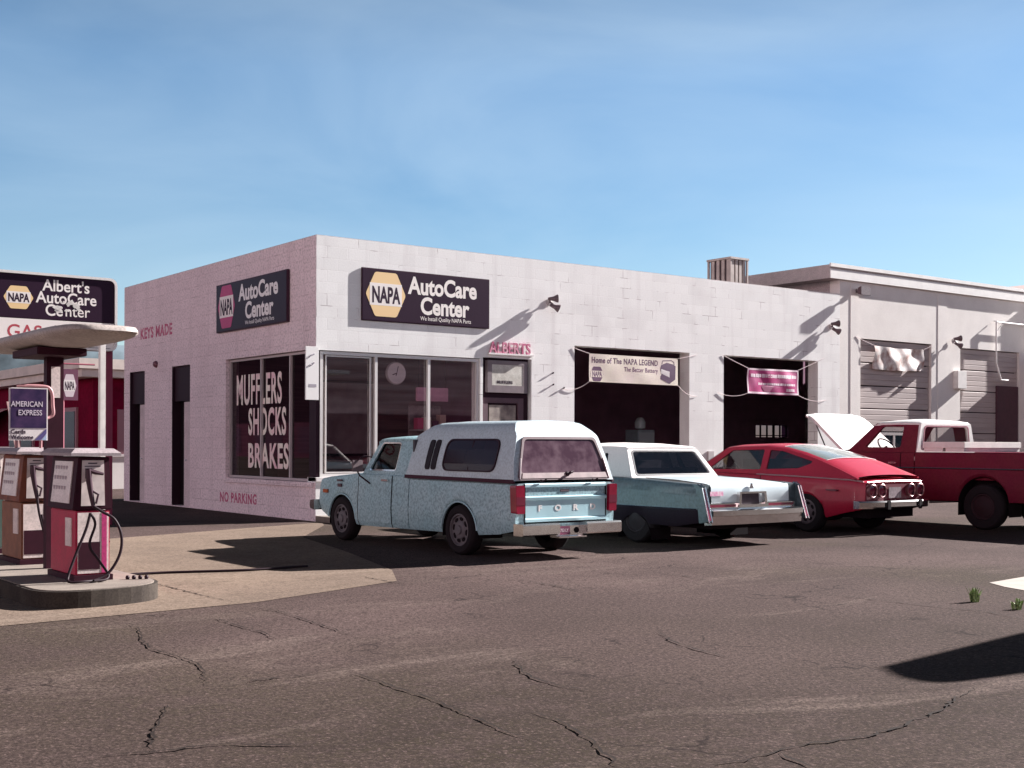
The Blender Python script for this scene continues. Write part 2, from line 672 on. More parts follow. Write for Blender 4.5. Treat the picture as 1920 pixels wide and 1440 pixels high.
g = MB()
g.face([(-1500, -400, 0), (1500, -400, 0), (1500, 1500, 0), (-1500, 1500, 0)])
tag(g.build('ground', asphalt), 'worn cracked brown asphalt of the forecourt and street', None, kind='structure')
g = MB()
g.face([(x, y, 0.004) for x, y in [(-34, -11.2), (-7.84, -9.89), (-5.69, -9.69), (-3.82, -8.95), (-3.3, -8.0), (-2.6, -5.8), (-1.9, -3.2),
                                   (-0.4, -1.05), (-0.02, -0.3), (-5.0, -2.2), (-34, -2.9)]])
tag(g.build('forecourt', concrete), 'pale concrete slab around the pump island', None, kind='structure')
g = MB()
g.face([(x, y, 0.004) for x, y in [(0.92, -12.45), (3.4, -12.1), (3.2, -13.3), (0.59, -13.05), (0.71, -12.75)]])
tag(g.build('pavement', mat('bright concrete', (0.34, 0.29, 0.25), 0.9, var=0.3, vscale=3)), 'bright concrete patch in the asphalt', None, kind='structure')
g = MB()
g.box(0.0, -1.0, 0.0, 24.0, -0.001, 0.10)
tag(g.build('sidewalk', concrete2), 'low concrete kerb strip along the workshop front', None, kind='structure')

CRACKS = [[(-7.01, -10.32), (-7.07, -10.67), (-7.25, -11.23), (-7.32, -11.6), (-7.29, -11.92), (-7.27, -12.13), (-7.34, -12.49), (-7.51, -12.92)],
          [(-7.91, -13.34), (-8.02, -13.58), (-8.17, -13.85), (-8.32, -14.23)], [(-7.3, -12.98), (-7.1, -12.98), (-6.88, -13.01)],
          [(-6.67, -13.06), (-6.65, -13.24), (-6.69, -13.61), (-6.69, -13.94), (-6.75, -14.34), (-6.81, -14.74), (-6.83, -15.06)],
          [(-8.53, -14.2), (-8.33, -14.25), (-8.06, -14.3), (-7.97, -14.32), (-7.79, -14.49), (-7.59, -14.62)],
          [(-6.38, -10.4), (-6.4, -10.92), (-6.39, -11.28), (-6.47, -11.73)],
          [(-5.86, -10.0), (-5.78, -10.29), (-5.84, -10.79), (-5.87, -11.26), (-5.94, -11.72), (-5.84, -11.86)],
          [(-2.74, -9.41), (-2.79, -9.91), (-2.83, -10.38), (-2.91, -10.79)],
          [(-5.58, -13.22), (-5.85, -13.71), (-5.89, -13.89), (-5.91, -14.17), (-5.85, -14.34)],
          [(-6.45, -14.56), (-6.47, -14.8), (-6.55, -15.07), (-6.64, -15.27), (-6.82, -15.64)],
          [(-4.07, -12.97), (-4.28, -13.35), (-4.4, -13.76), (-4.44, -14.03)],
          [(-6.47, -15.86), (-6.31, -15.9), (-6.09, -15.87), (-5.82, -15.86), (-5.55, -15.93), (-5.15, -15.87), (-4.76, -15.78), (-4.37, -15.64), (-4.03, -15.52)],
          [(-1.22, -11.98), (-1.16, -12.65), (-1.15, -13.19), (-1.08, -13.7), (-1.24, -14.12)],
          [(-5.71, -6.22), (-5.86, -7.64), (-5.87, -8.61), (-5.85, -9.57)], [(-3.9, -8.41), (-3.92, -9.06), (-3.8, -9.37)],
          [(-6.09, -15.87), (-6.14, -16.04), (-6.17, -16.13)], [(-1.15, -9.87), (-1.13, -10.22), (-1.27, -10.74)]]
rc = random.Random(3)
g = MB()
for line in CRACKS:
    pts = []
    for a, b_ in zip(line[:-1], line[1:]):
        L = math.hypot(b_[0] - a[0], b_[1] - a[1])
        n = max(1, int(L / 0.05))
        for i in range(n):
            k = i / n
            pts.append((a[0] + (b_[0] - a[0]) * k + rc.uniform(-.014, .014), a[1] + (b_[1] - a[1]) * k + rc.uniform(-.02, .02)))
    pts.append(line[-1])
    rows = []
    for i, (x, y) in enumerate(pts):
        d = Vector(pts[min(i + 1, len(pts) - 1)]) - Vector(pts[max(i - 1, 0)])
        nrm = Vector((-d.y, d.x)).normalized()
        w = rc.uniform(0.001, 0.0085) * (0.3 + min(1, 4 * min(i, len(pts) - 1 - i) / len(pts)))
        rows.append([(x - nrm.x * w, y - nrm.y * w, 0.0085), (x + nrm.x * w, y + nrm.y * w, 0.0085)])
    g.loft(rows, cap=False)
tag(g.build('ground_cracks', mat('crack fill', (0.018, 0.012, 0.010), 0.95)), 'dark cracks wandering across the asphalt', None, kind='structure')

# far hills, all round the horizon except behind the workshop bays
hr = random.Random(11)
rows = []
ph = [hr.uniform(0, 6.28) for _ in range(8)]
for i in range(361):
    a = R(100 - i * 1.02 + 110)
    ridge = 20 + 4.5 * math.sin(5 * a + ph[0]) + 2.6 * math.sin(13 * a + ph[1]) + 1.5 * math.sin(31 * a + ph[2]) + 0.9 * math.sin(67 * a + ph[3]) + hr.uniform(-.5, .5)
    az = math.degrees(math.atan2(math.cos(a), math.sin(a)))     # bearing from +y
    if 38 < az < 70:
        ridge *= 0.08
    r0 = 300
    c, s = math.cos(a), math.sin(a)
    rows.append([(-10 + c * (r0 - 40), -20 + s * (r0 - 40), -0.5), (-10 + c * (r0 - 8), -20 + s * (r0 - 8), ridge * 0.55 + hr.uniform(-.6, .6)),
                 (-10 + c * r0, -20 + s * r0, ridge), (-10 + c * (r0 + 60), -20 + s * (r0 + 60), ridge * 0.7), (-10 + c * (r0 + 150), -20 + s * (r0 + 150), -1)])
g = MB()
g.loft(rows, cap=False)
hill_m = mat('wooded hills', (0.17, 0.22, 0.25), 1.0, spec=0.0, var=0.9, vscale=0.12, tint=(0.06, 0.075, 0.08), bump=0.0)
tag(g.build('hills', hill_m, smooth=60), 'blue grey wooded hills on the horizon', None, kind='structure')


# ------------------------------------------------------------------ walls with openings
def wall_grid(mb, u0, u1, v0, v1, holes, fn, d0, d1):
    """wall in (u, v) with rectangular holes, thickness d0..d1"""
    us = sorted({u0, u1} | {h[0] for h in holes} | {h[2] for h in holes})
    vs = sorted({v0, v1} | {h[1] for h in holes} | {h[3] for h in holes})
    us = [u for u in us if u0 <= u <= u1]
    vs = [v for v in vs if v0 <= v <= v1]

    def solid(i, j):
        if i < 0 or j < 0 or i >= len(us) - 1 or j >= len(vs) - 1:
            return False
        cu, cv = (us[i] + us[i + 1]) / 2, (vs[j] + vs[j + 1]) / 2
        return not any(h[0] < cu < h[2] and h[1] < cv < h[3] for h in holes)
    for i in range(len(us) - 1):
        for j in range(len(vs) - 1):
            if not solid(i, j):
                continue
            a, b_, c, d = us[i], us[i + 1], vs[j], vs[j + 1]
            for dd in (d0, d1):
                mb.face([fn(a, c, dd), fn(b_, c, dd), fn(b_, d, dd), fn(a, d, dd)])
            for (di, dj, p, q) in ((-1, 0, (a, c), (a, d)), (1, 0, (b_, c), (b_, d)), (0, -1, (a, c), (b_, c)), (0, 1, (a, d), (b_, d))):
                if not solid(i + di, j + dj):
                    mb.face([fn(*p, d0), fn(*q, d0), fn(*q, d1), fn(*p, d1)])
    return mb


def frame_bars(mb, u0, u1, v0, v1, muls, w, fn, d0, d1, hor=()):
    """outer frame + vertical bars at muls + horizontal bars at hor"""
    mb.plate([(u0, v0), (u1, v0), (u1, v1), (u0, v1)], [[(u0 + w, v0 + w), (u1 - w, v0 + w), (u1 - w, v1 - w), (u0 + w, v1 - w)]], fn, d0, d1)
    for m_ in muls:
        mb.plate([(m_ - w / 2, v0 + w), (m_ + w / 2, v0 + w), (m_ + w / 2, v1 - w), (m_ - w / 2, v1 - w)], [], fn, d0 + 0.002, d1 - 0.002)
    return mb


TOP = 5.0
O1, O2 = (5.838, 9.08, 3.36), (10.142, 13.34, 3.36)

shop = thing('auto_workshop', 'long white painted block workshop with a corner shop window and two open bays', 'workshop', (0, 0, 0))
m = MB()
wall_grid(m, 0.0, 14.141, 0.0, TOP, [(-1, 0.77, 3.51, 3.0), (3.57, 0.06, 4.745, 3.03), (O1[0], -1, O1[1], O1[2]), (O2[0], -1, O2[1], O2[2])], FRONT(0), 0.0, 0.30)
m.build('front_wall', white_block, shop)
m = MB()
wall_grid(m, 0.301, 9.55, 0.0, TOP, [(0.2, 0.68, 3.789, 3.02), (5.60, 0.02, 6.60, 3.015), (8.22, 0.02, 9.177, 3.0)], SIDE(0), 0.0, 0.28)
m.build('side_wall', stucco, shop)
# stucco skin on the end of the front wall so that the whole side reads as one wall
for z0, z1 in ((3.02, TOP), (0.0, 0.68)):
    m = MB()
    m.plate([(0.002, z0), (0.30, z0), (0.30, z1), (0.002, z1)], [], SIDE(-0.003), 0.0, 0.0025)
    m.build('wall_end', stucco, shop)
m = MB()
m.box(0.285, 0.305, 4.45, 14.14, 9.235, 4.6)
m.build('roof', mat('roof felt', (0.25, 0.22, 0.21), 0.9), shop)
m = MB()
m.box(0.29, 9.24, 0.0, 24.0, 9.54, 1.62)
m.box(0.29, 9.24, 2.02, 24.0, 9.54, 4.44)
m.box(0.29, 9.24, 1.62, 21.33, 9.54, 2.02)
m.box(22.95, 9.24, 1.62, 24.0, 9.54, 2.02)
m.build('rear_wall', dark_in, shop)
m = MB()
m.box(4.90, 0.31, 0.0, 5.05, 9.2, 4.44)
m.build('inner_partition', dark_in, shop)
# row of panes in the rear wall seen through the second bay
m = MB()
for i in range(6):
    x = 21.33 + i * 0.324
    m.box(x - 0.03 if i == 3 else x - 0.015, 9.30, 1.60, x + 0.04 if i == 3 else x + 0.015, 9.36, 2.04)
m.box(21.33, 9.30, 1.66, 22.95, 9.36, 1.69)
rwn = m.build('rear_window', dark_trim, shop)
m = MB()
m.face([(21.34, 9.33, 1.61), (22.94, 9.33, 1.61), (22.94, 9.33, 2.03), (21.34, 9.33, 2.03)])
m.build('pane', glass_mat('dirty pane', (0.20, 0.17, 0.24), 0.02), rwn)
# thin coping on the parapet
m = MB()
m.box(0.002, 0.002, TOP + 0.0005, 14.12, 0.30, TOP + 0.012)
m.box(0.002, 0.3005, TOP + 0.0005, 0.28, 9.545, TOP + 0.012)
m.build('coping', mat('coping', (0.6, 0.54, 0.53), 0.8, var=0.4, vscale=6), shop)

# front shop window
m = MB()
frame_bars(m, 0.10, 3.50, 0.775, 2.985, [1.236, 2.369], 0.055, FRONT(0.035), 0.0, 0.06)
fw = m.build('shop_window', alu, shop)
m = MB()
frame_bars(m, 0.22, 1.14, 0.84, 2.92, [], 0.022, FRONT(0.06), 0.0, 0.03)
m.build('inner_sash', alu, fw)
m = MB()
m.face([(0.13, 0.105, 0.8), (3.48, 0.105, 0.8), (3.48, 0.105, 2.96), (0.13, 0.105, 2.96)])
m.build('pane', shop_glass, fw)
m = MB()
m.box(0.03, 0.045, 0.70, 0.098, 0.30, 2.995)
m.build('corner_post', dark_trim, shop)
# sill under the front window
m = MB()
m.box(0.0, -0.03, 0.70, 3.53, 0.28, 0.768)
m.build('window_sill', mat('sill', (0.72, 0.68, 0.67), 0.7, var=0.2), shop)
# side shop window with painted words
m = MB()
frame_bars(m, 0.14, 3.77, 0.69, 3.01, [1.149, 2.353], 0.045, SIDE(0.07), 0.0, 0.06)
sw = m.build('side_window', mat('weathered frame', (0.42, 0.36, 0.36), 0.5), shop)
m = MB()
m.face([(0.115, 0.16, 0.71), (0.115, 3.75, 0.71), (0.115, 3.75, 2.99), (0.115, 0.16, 2.99)])
m.build('pane', side_glass, sw)
m = MB()
m.text('MUFFLERS', 0.80, ML(0.108, 3.51, 2.13), 0.026, ext=0.001, width=1.97, space=1.12)
m.text('SHOCKS', 0.70, ML(0.108, 2.97, 1.54), 0.028, ext=0.001, width=1.61, space=1.12)
m.text('BRAKES', 0.64, ML(0.108, 2.97, 0.91), 0.028, ext=0.001, width=1.72, space=1.12)
m.build('window_lettering', mat('window paint', (0.84, 0.78, 0.68), 0.7, var=0.8, vscale=2.5, tint=(0.78, 0.42, 0.50)), sw)
m = MB()
m.box(-0.05, 0.05, 0.60, 0.26, 3.84, 0.676)
m.build('window_sill', stucco, shop)

# two narrow side doors in deep recesses
door_paint = mat('door paint', (0.66, 0.54, 0.55), 0.7, var=0.4, vscale=3, var2=0.4, v2scale=38)
for (ya, yb) in ((5.60, 6.60), (8.22, 9.177)):
    m = MB()
    m.box(0.10, ya, 0.02, 0.14, ya + 0.56, 2.24)
    d = m.build('side_door', door_paint, shop)
    m = MB()
    m.tube([(0.115, ya + 0.42, 1.0), (0.08, ya + 0.42, 1.0), (0.08, ya + 0.35, 1.0)], 0.012)
    m.build('handle', chrome, d)
    m = MB()
    m.box(0.06, ya, 2.26, 0.10, yb, 3.0)
    m.build('transom', dark_trim, d)
    m = MB()
    m.box(0.20, ya - 0.1, 0.02, 0.24, yb + 0.1, 3.05)
    m.build('dark_inside_sheet', black, d)  # black sheet standing in for the dark inside
    m = MB()
    m.box(0.004, yb - 0.012, 0.022, 0.199, yb - 0.001, 3.0)
    m.build('jamb_shade', dark_trim, d)  # dark lining paints the recess shade onto the far jamb
# bell on the side wall
m = MB()
m.lathe([(0.075, 0.0), (0.075, 0.03), (0.05, 0.07), (0.01, 0.085)], (0, 7.5, 3.11), (-1, 0, 0), 14)
m.build('bell', mat('bell', (0.16, 0.06, 0.08), 0.5), shop, smooth=40)
# painted wall writing
m = MB()
m.text('KEYS MADE', 0.335, ML(-0.001, 8.50, 3.73), 0.036, 1.0, ext=0.001, space=1.12)
m.build('wall_lettering', red_letter, shop)
m = MB()
m.text('NO PARKING', 0.262, ML(-0.001, 4.06, 0.205), 0.036, 0.96, ext=0.001, space=1.15)
m.build('wall_lettering', red_letter, shop)

# glazed poster case recess beside the shop window
m = MB()
m.box(3.52, 0.12, 0.02, 4.80, 0.16, 3.06)
pc = m.build('recess_panel', dark_trim, shop)
poster_m = mat('faded poster', (0.60, 0.58, 0.52), 0.6, var=0.7, vscale=6, tint=(0.36, 0.33, 0.28), var2=0.3, v2scale=60)
m = MB()
m.plate([(3.70, 2.36), (4.66, 2.36), (4.66, 2.98), (3.70, 2.98)], [[(3.80, 2.50), (4.56, 2.50), (4.56, 2.90), (3.80, 2.90)]], FRONT(0.02), 0, 0.09)
pf = m.build('poster_case', mat('case frame', (0.20, 0.16, 0.17), 0.4, var=0.3), shop)
m = MB()
m.plate([(3.80, 2.50), (4.56, 2.50), (4.56, 2.90), (3.80, 2.90)], [], FRONT(0.025), 0, 0.02)
m.build('poster', poster_m, pf)
m = MB()
m.text('MUFFLERS', 0.085, MF(3.92, 0.023, 2.535), 0.01, 1.0, ext=0.001)
m.build('lettering', ink, pf)
m = MB()
m.plate([(3.62, 0.10), (4.60, 0.10), (4.60, 2.26), (3.62, 2.26)], [[(3.74, 1.72), (4.46, 1.72), (4.46, 2.16), (3.74, 2.16)], [(3.74, 0.3), (4.46, 0.3), (4.46, 1.6), (3.74, 1.6)]], FRONT(0.07), 0, 0.04)
df = m.build('notice_door', mat('door brown', (0.10, 0.05, 0.065), 0.5, var=0.3), shop)
m = MB()
m.plate([(3.78, 1.76), (4.42, 1.76), (4.42, 2.12), (3.78, 2.12)], [], FRONT(0.085), 0, 0.015)
m.build('poster', mat('brown poster', (0.34, 0.29, 0.25), 0.6, var=0.9, vscale=4, tint=(0.09, 0.06, 0.06)), df)
# small electric box low on the pier between the bays
m = MB()
m.box(9.62, -0.05, 0.98, 9.80, -0.001, 1.22)
m.build('switch_box', mat('switch box', (0.42, 0.38, 0.38), 0.6), shop, bevel=0.006)
# raised name letters standing on a ledge
m = MB()
m.text('ALBERTS', 0.30, MF(3.70, -0.03, 3.12), 0.02, 0.84, ext=0.014, space=1.02)
nl = m.build('name_letters', mat('sign letters', (0.45, 0.05, 0.16), 0.6, var=0.6, vscale=9, tint=(0.75, 0.55, 0.58)), shop)
m = MB()
m.box(3.68, -0.055, 3.085, 4.76, -0.001, 3.118)
m.build('ledge', white_trim, nl)

for hx, hz in ((5.27, 2.78), (5.28, 2.55), (5.55, 2.49)):
    m = MB()
    m.tube([(hx, -0.0005, hz), (hx, -0.028, hz), (hx, -0.034, hz + 0.02)], 0.014, 8)
    m.build('wall_hook', dark_trim, shop)

# office inside the corner window
panelling = mat('office panelling', (0.30, 0.15, 0.16), 0.6, var=0.7, vscale=2.0, tint=(0.10, 0.04, 0.06), stretch=(0.3, 0.3, 7))
m = MB()
m.box(0.3, 3.95, 0.0, 4.88, 4.05, 4.43)
m.build('office_wall', panelling, shop)
m = MB()
m.box(0.29, 0.31, 3.12, 4.89, 3.94, 3.2)
m.build('office_ceiling', mat('office ceiling', (0.2, 0.14, 0.15), 0.9), shop)
clock = thing('wall_clock', 'round white clock behind the front shop window', 'clock', (1.80, 0.26, 2.665))
m = MB()
m.lathe([(0.205, 0.0), (0.215, 0.02), (0.21, 0.05), (0.195, 0.055)], (0, 0.06, 0), (0, -1, 0), 32)
m.build('clock_case', mat('clock rim', (0.5, 0.45, 0.44), 0.4), clock, smooth=40)
m = MB()
m.lathe([(0.193, 0.0), (0.193, 0.004)], (0, -0.0, 0), (0, -1, 0), 32)
m.build('clock_face', mat('clock face', (0.85, 0.82, 0.78), 0.5), clock)
m = MB()
m.tube([(0, -0.01, 0), (-0.09, -0.01, -0.03)], 0.008)
m.tube([(0, -0.01, 0), (0.03, -0.01, 0.13)], 0.006)
m.tube([(-0.02, -0.01, -0.05), (0, -0.01, 0)], 0.006)
m.build('clock_hand', ink, clock)
cord = MB()
cord.tube([(0, 0.02, 0.2), (0, 0.02, 0.44)], 0.008)
cord.build('hanger', dark_trim, clock)
lp = thing('lit_poster', 'pink poster above a display stand inside the shop window', 'poster', (2.70, 0.42, 2.30))
m = MB()
m.box(-0.36, 0, -0.13, 0.36, 0.04, 0.13)
m.build('panel', mat('pink poster', (0.75, 0.36, 0.50), 0.6, var=0.4, vscale=5), lp, bevel=0.01)
m = MB()
m.tube([(-0.3, 0.02, 0.12), (-0.3, 0.02, 0.77)], 0.006)
m.tube([(0.3, 0.02, 0.12), (0.3, 0.02, 0.77)], 0.006)
m.build('cord', dark_trim, lp)
ds = thing('display_stand', 'pale display stand full of small goods inside the shop window', 'display stand', (2.80, 0.75, 0))
m = MB()
m.box(-0.36, 0.1, 0.0, 0.36, 0.14, 2.1)
m.build('back_panel', mat('stand panel', (0.34, 0.27, 0.27), 0.7, var=0.8, vscale=7, tint=(0.12, 0.07, 0.08)), ds)
m = MB()
for k in range(4):
    m.box(-0.36, -0.22, 0.35 + 0.42 * k, 0.36, 0.1, 0.38 + 0.42 * k)
m.build('shelf', mat('stand shelf', (0.4, 0.34, 0.34), 0.7), ds)
gr = random.Random(5)
goods_cols = [(0.6, 0.1, 0.2), (0.6, 0.56, 0.5), (0.15, 0.05, 0.1), (0.55, 0.4, 0.35)]
for ci, cc in enumerate(goods_cols):
    m = MB()
    for k in range(4):
        x = -0.33 + ci * 0.165 + gr.uniform(-.01, .01)
        hh = gr.uniform(0.14, 0.3)
        m.box(x, -0.18, 0.382 + 0.42 * k, x + 0.13, -0.04, 0.382 + 0.42 * k + hh)
    m.build('carton', mat('carton %d' % ci, cc, 0.6), ds)
ct = thing('shop_counter', 'dark wooden counter in the corner office', 'counter', (1.5, 2.4, 0))
m = MB()
m.box(-0.9, -0.3, 0.0, 0.9, 0.3, 1.0)
m.build('cabinet', panelling, ct)
m = MB()
m.box(-0.95, -0.35, 1.002, 0.95, 0.35, 1.05)
m.build('top', mat('counter top', (0.3, 0.2, 0.2), 0.4), ct)
bd = thing('notice_board', 'grey notice board on the office wall behind the clock', 'notice board', (2.6, 3.93, 1.9))
m = MB()
m.box(-0.5, -0.03, -0.75, 0.85, 0.0, 0.75)
m.build('panel', mat('notice grey', (0.62, 0.52, 0.52), 0.8, var=0.5, vscale=3, tint=(0.25, 0.18, 0.2)), bd)
m = MB()
m.box(-0.53, -0.05, -0.80, 0.88, -0.032, -0.752)
m.box(-0.53, -0.05, 0.752, 0.88, -0.032, 0.80)
m.build('rail', dark_trim, bd)

# dim workshop contents
tb = thing('tool_cabinet', 'pale blue cabinet standing deep in the left open bay', 'cabinet', (12.4, 5.2, 0))
m = MB()
m.box(-0.3, -0.25, 0.02, 0.3, 0.25, 1.75)
cb_m = mat('cabinet blue', (0.35, 0.42, 0.48), 0.5, var=0.4)
m.build('body', cb_m, tb, bevel=0.01)
m = MB()
for k in range(3):
    m.box(-0.27, -0.27, 0.1 + 0.55 * k, 0.27, -0.252, 0.58 + 0.55 * k)
m.build('drawer', mat('cabinet drawer', (0.45, 0.5, 0.55), 0.5), tb)
m = MB()
m.lathe([(0.02, 0), (0.14, 0.04), (0.15, 0.2), (0.1, 0.3), (0.06, 0.33)], (0, 0, 1.751), (0, 0, 1), 16)
m.build('bottle', mat('water bottle', (0.6, 0.68, 0.72), 0.2), tb, smooth=40)
sh = thing('parts_shelf', 'dark shelf of parts at the back of the left open bay', 'shelf', (9.6, 7.4, 0))
m = MB()
for zz in (0.3, 0.9, 1.5, 2.0):
    m.box(-1.2, -0.25, zz, 1.2, 0.25, zz + 0.04)
for xx in (-1.2, 1.16):
    m.box(xx, -0.25, 0, xx + 0.04, 0.25, 2.2)
m.build('frame', mat('shelf metal', (0.12, 0.09, 0.11), 0.6), sh)
for k in range(10):
    m = MB()
    x = -1.1 + 0.22 * k
    zz = (0.342, 0.942, 1.542)[k % 3]
    m.box(x, -0.2, zz, x + 0.17, 0.15, zz + gr.uniform(0.15, 0.4))
    m.build('carton', mat('shelf carton %d' % (k % 3), ((0.3, 0.22, 0.2), (0.25, 0.28, 0.32), (0.3, 0.08, 0.12))[k % 3], 0.7), sh)

# ------------------------------------------------------------------ taller annex on the right
annex = thing('garage_annex', 'taller annex with a white fascia roof and two sectional garage doors', 'garage', (14.141, 0, 0))
XO = 14.141
O3, O4 = (14.931, 17.82, 3.985), (19.087, 21.885, 3.955)
m = MB()
wall_grid(m, 0.0, 9.9, 0.0, 5.36, [(O3[0] - XO, -1, O3[1] - XO, O3[2]), (O4[0] - XO, -1, O4[1] - XO, O4[2])], FRONT(0.004), 0.0, 0.30)
m.box(0.40, -0.006, 0.0, 0.70, 0.0035, 5.3)     # pilaster
m.box(3.95, -0.005, 0.0, 4.35, 0.0035, 5.3)
m.build('front_wall', annex_paint, annex)
m = MB()
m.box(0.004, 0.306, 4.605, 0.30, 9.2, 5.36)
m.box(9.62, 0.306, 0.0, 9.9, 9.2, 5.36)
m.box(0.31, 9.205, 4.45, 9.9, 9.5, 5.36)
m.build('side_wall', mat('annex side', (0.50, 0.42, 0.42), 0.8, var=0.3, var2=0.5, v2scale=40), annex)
m = MB()
m.box(-0.45, -0.06, 5.362, 10.6, 9.8, 5.69)
rf = m.build('roof', mat('roof edge shadow side', (0.55, 0.48, 0.46), 0.85, var=0.3, var2=0.4, v2scale=40), annex)  # darker copy of the fascia tone, shade of the side put into the colour
m = MB()
m.box(-0.45, -0.085, 5.362, 8.0, -0.062, 5.585)
m.box(-0.47, -0.105, 5.635, 8.0, -0.062, 5.72)
m.build('fascia', mat('white fascia', (0.80, 0.78, 0.75), 0.6, var=0.2, vscale=3), rf)


def sectional_door(name, o, glazed):
    x0, x1, zt = o[0] - XO, o[1] - XO, o[2]
    mm = MB()
    n = 7
    hgt = zt / n
    for k in range(n):
        z0, z1 = k * hgt, (k + 1) * hgt - 0.022
        if glazed and k == 2:
            continue
        sub = 4
        sh_ = (z1 - z0) / sub
        prof = []
        for q in range(sub):
            prof += [(0.082, z0 + q * sh_), (0.07, z0 + q * sh_ + 0.012), (0.07, z0 + (q + 1) * sh_ - 0.012), (0.082, z0 + (q + 1) * sh_)]
        mm.loft([[(x, y, z) for y, z in prof] for x in (x0 + 0.02, x1 - 0.02)], cap=False)
    dd = mm.build(name, mat('door panel', (0.44, 0.37, 0.35), 0.7, var=0.4, vscale=2, tint=(0.25, 0.19, 0.19), stretch=(0.4, 1, 4)), annex)
    mm = MB()
    mm.box(x0 + 0.01, 0.16, 0, x1 - 0.01, 0.19, zt)
    mm.build('door_backing', dark_trim, dd)
    if glazed:
        z0, z1 = 2 * hgt, 3 * hgt - 0.022
        mm = MB()
        us = [x0 + 0.03 + (x1 - x0 - 0.06) * q / 4 for q in range(5)]
        frame_bars(mm, us[0], us[-1], z0, z1, us[1:-1], 0.07, FRONT(0.07), 0, 0.03)
        mm.build('glazed_section', white_trim, dd)
        mm = MB()
        mm.face([(x0 + 0.08, 0.14, z0 + 0.05), (x1 - 0.08, 0.14, z0 + 0.05), (x1 - 0.08, 0.14, z1 - 0.05), (x0 + 0.08, 0.14, z1 - 0.05)])
        mm.build('pane', dark_glass, dd)
    return dd


sectional_door('garage_door', O3, True)
sectional_door('garage_door', O4, False)
# added dark panel: shade on the right of the last door put into colour
m = MB()
m.box(O4[1] - XO - 1.05, 0.02, 0.02, O4[1] - XO - 0.03, 0.10, 3.0)
m.build('door_shade_panel', mat('maroon shade', (0.07, 0.02, 0.035), 0.6, var=0.4), annex)
# pipe bracket by the last bay
m = MB()
m.tube([(6.45, -0.03, 4.75), (6.45, -0.10, 4.75), (6.45, -0.10, 3.6), (6.62, -0.14, 3.15), (6.95, -0.14, 3.15)], 0.022)
m.tube([(6.45, -0.10, 4.72), (9.0, -0.10, 4.72)], 0.022)
m.tube([(6.45, -0.10, 4.45), (6.8, -0.10, 4.72)], 0.016)
m.build('pipe', white_trim, annex, smooth=50)
# wall box near the fourth bay
m = MB()
m.box(4.62, -0.15, 2.86, 5.02, 0.003, 3.33)
m.build('wall_box', mat('wall box', (0.74, 0.71, 0.68), 0.6, var=0.2), annex, bevel=0.01)

# wing further right (outside the frame): its corner throws the shade on the last bay
wing = thing('side_wing', 'pale wing of the garage beyond the last bay', 'building', (24.1, 0, 0))
m = MB()
m.box(-1.78, -0.16, 0.0, 5.0, -0.001, 5.35)
m.box(-1.775, -2.6, 0.0, 5.0, -0.161, 3.79)
m.build('wall', annex_paint, wing)
# building with the dark roof far behind
fb = thing('far_shed', 'dark gabled roof showing behind the annex roof', 'shed', (33.5, 12, 0))
m = MB()
m.box(-3.2, -6, 0, 8, 3, 6.2)
m.build('wall', mat('shed wall', (0.4, 0.33, 0.3), 0.8), fb)
m = MB()
m.loft([[(-3.6, y, 6.2), (-3.6, y, 6.75), (2.0, y, 7.7), (8.4, y, 6.75), (8.4, y, 6.2)] for y in (-6.4, 3.4)], closed=True)
m.build('roof', mat('shed roof', (0.30, 0.20, 0.18), 0.9), fb)

# ------------------------------------------------------------------ rooftop cooler
ac = thing('rooftop_cooler', 'boxy louvred cooler unit standing on the workshop roof', 'cooler', (12.31, 1.95, 4.6))
m = MB()
for sx in (-0.31, 0.24):
    for sy in (-0.39, 0.32):
        m.box(sx, sy, 0.0, sx + 0.07, sy + 0.07, 0.42)
m.build('stand', mat('cooler stand', (0.2, 0.15, 0.15), 0.7), ac)
m = MB()
m.box(-0.31, -0.39, 0.42, 0.31, 0.39, 0.47)
m.box(-0.325, -0.405, 1.26, 0.325, 0.405, 1.31)
for sx in (-0.31, 0.265):
    for sy in (-0.39, 0.345):
        m.box(sx, sy, 0.471, sx + 0.045, sy + 0.045, 1.259)
cool = mat('cooler metal', (0.50, 0.42, 0.38), 0.6, var=0.4, vscale=6)
m.build('cabinet', cool, ac)
for k in range(4):
    m = MB()
    x = -0.255 + 0.13 * k
    m.box(x, -0.375, 0.472, x + 0.085, -0.35, 1.258)
    m.build('louvre_panel', cool, ac)
for k in range(4):
    m = MB()
    y = -0.33 + 0.168 * k
    m.box(-0.295, y, 0.472, -0.27, y + 0.09, 1.258)
    m.build('louvre_panel', cool, ac)
m = MB()
m.box(-0.255, -0.335, 0.475, 0.255, 0.335, 1.255)
m.build('core', mat('cooler core', (0.10, 0.07, 0.08), 0.9), ac)


# ------------------------------------------------------------------ signs
def hexagon(cx, cz, w, h, pts=True):
    """flattened hexagon with points left and right"""
    return [(cx - w / 2, cz), (cx - w * 0.27, cz - h / 2), (cx + w * 0.27, cz - h / 2), (cx + w / 2, cz), (cx + w * 0.27, cz + h / 2), (cx - w * 0.27, cz + h / 2)]


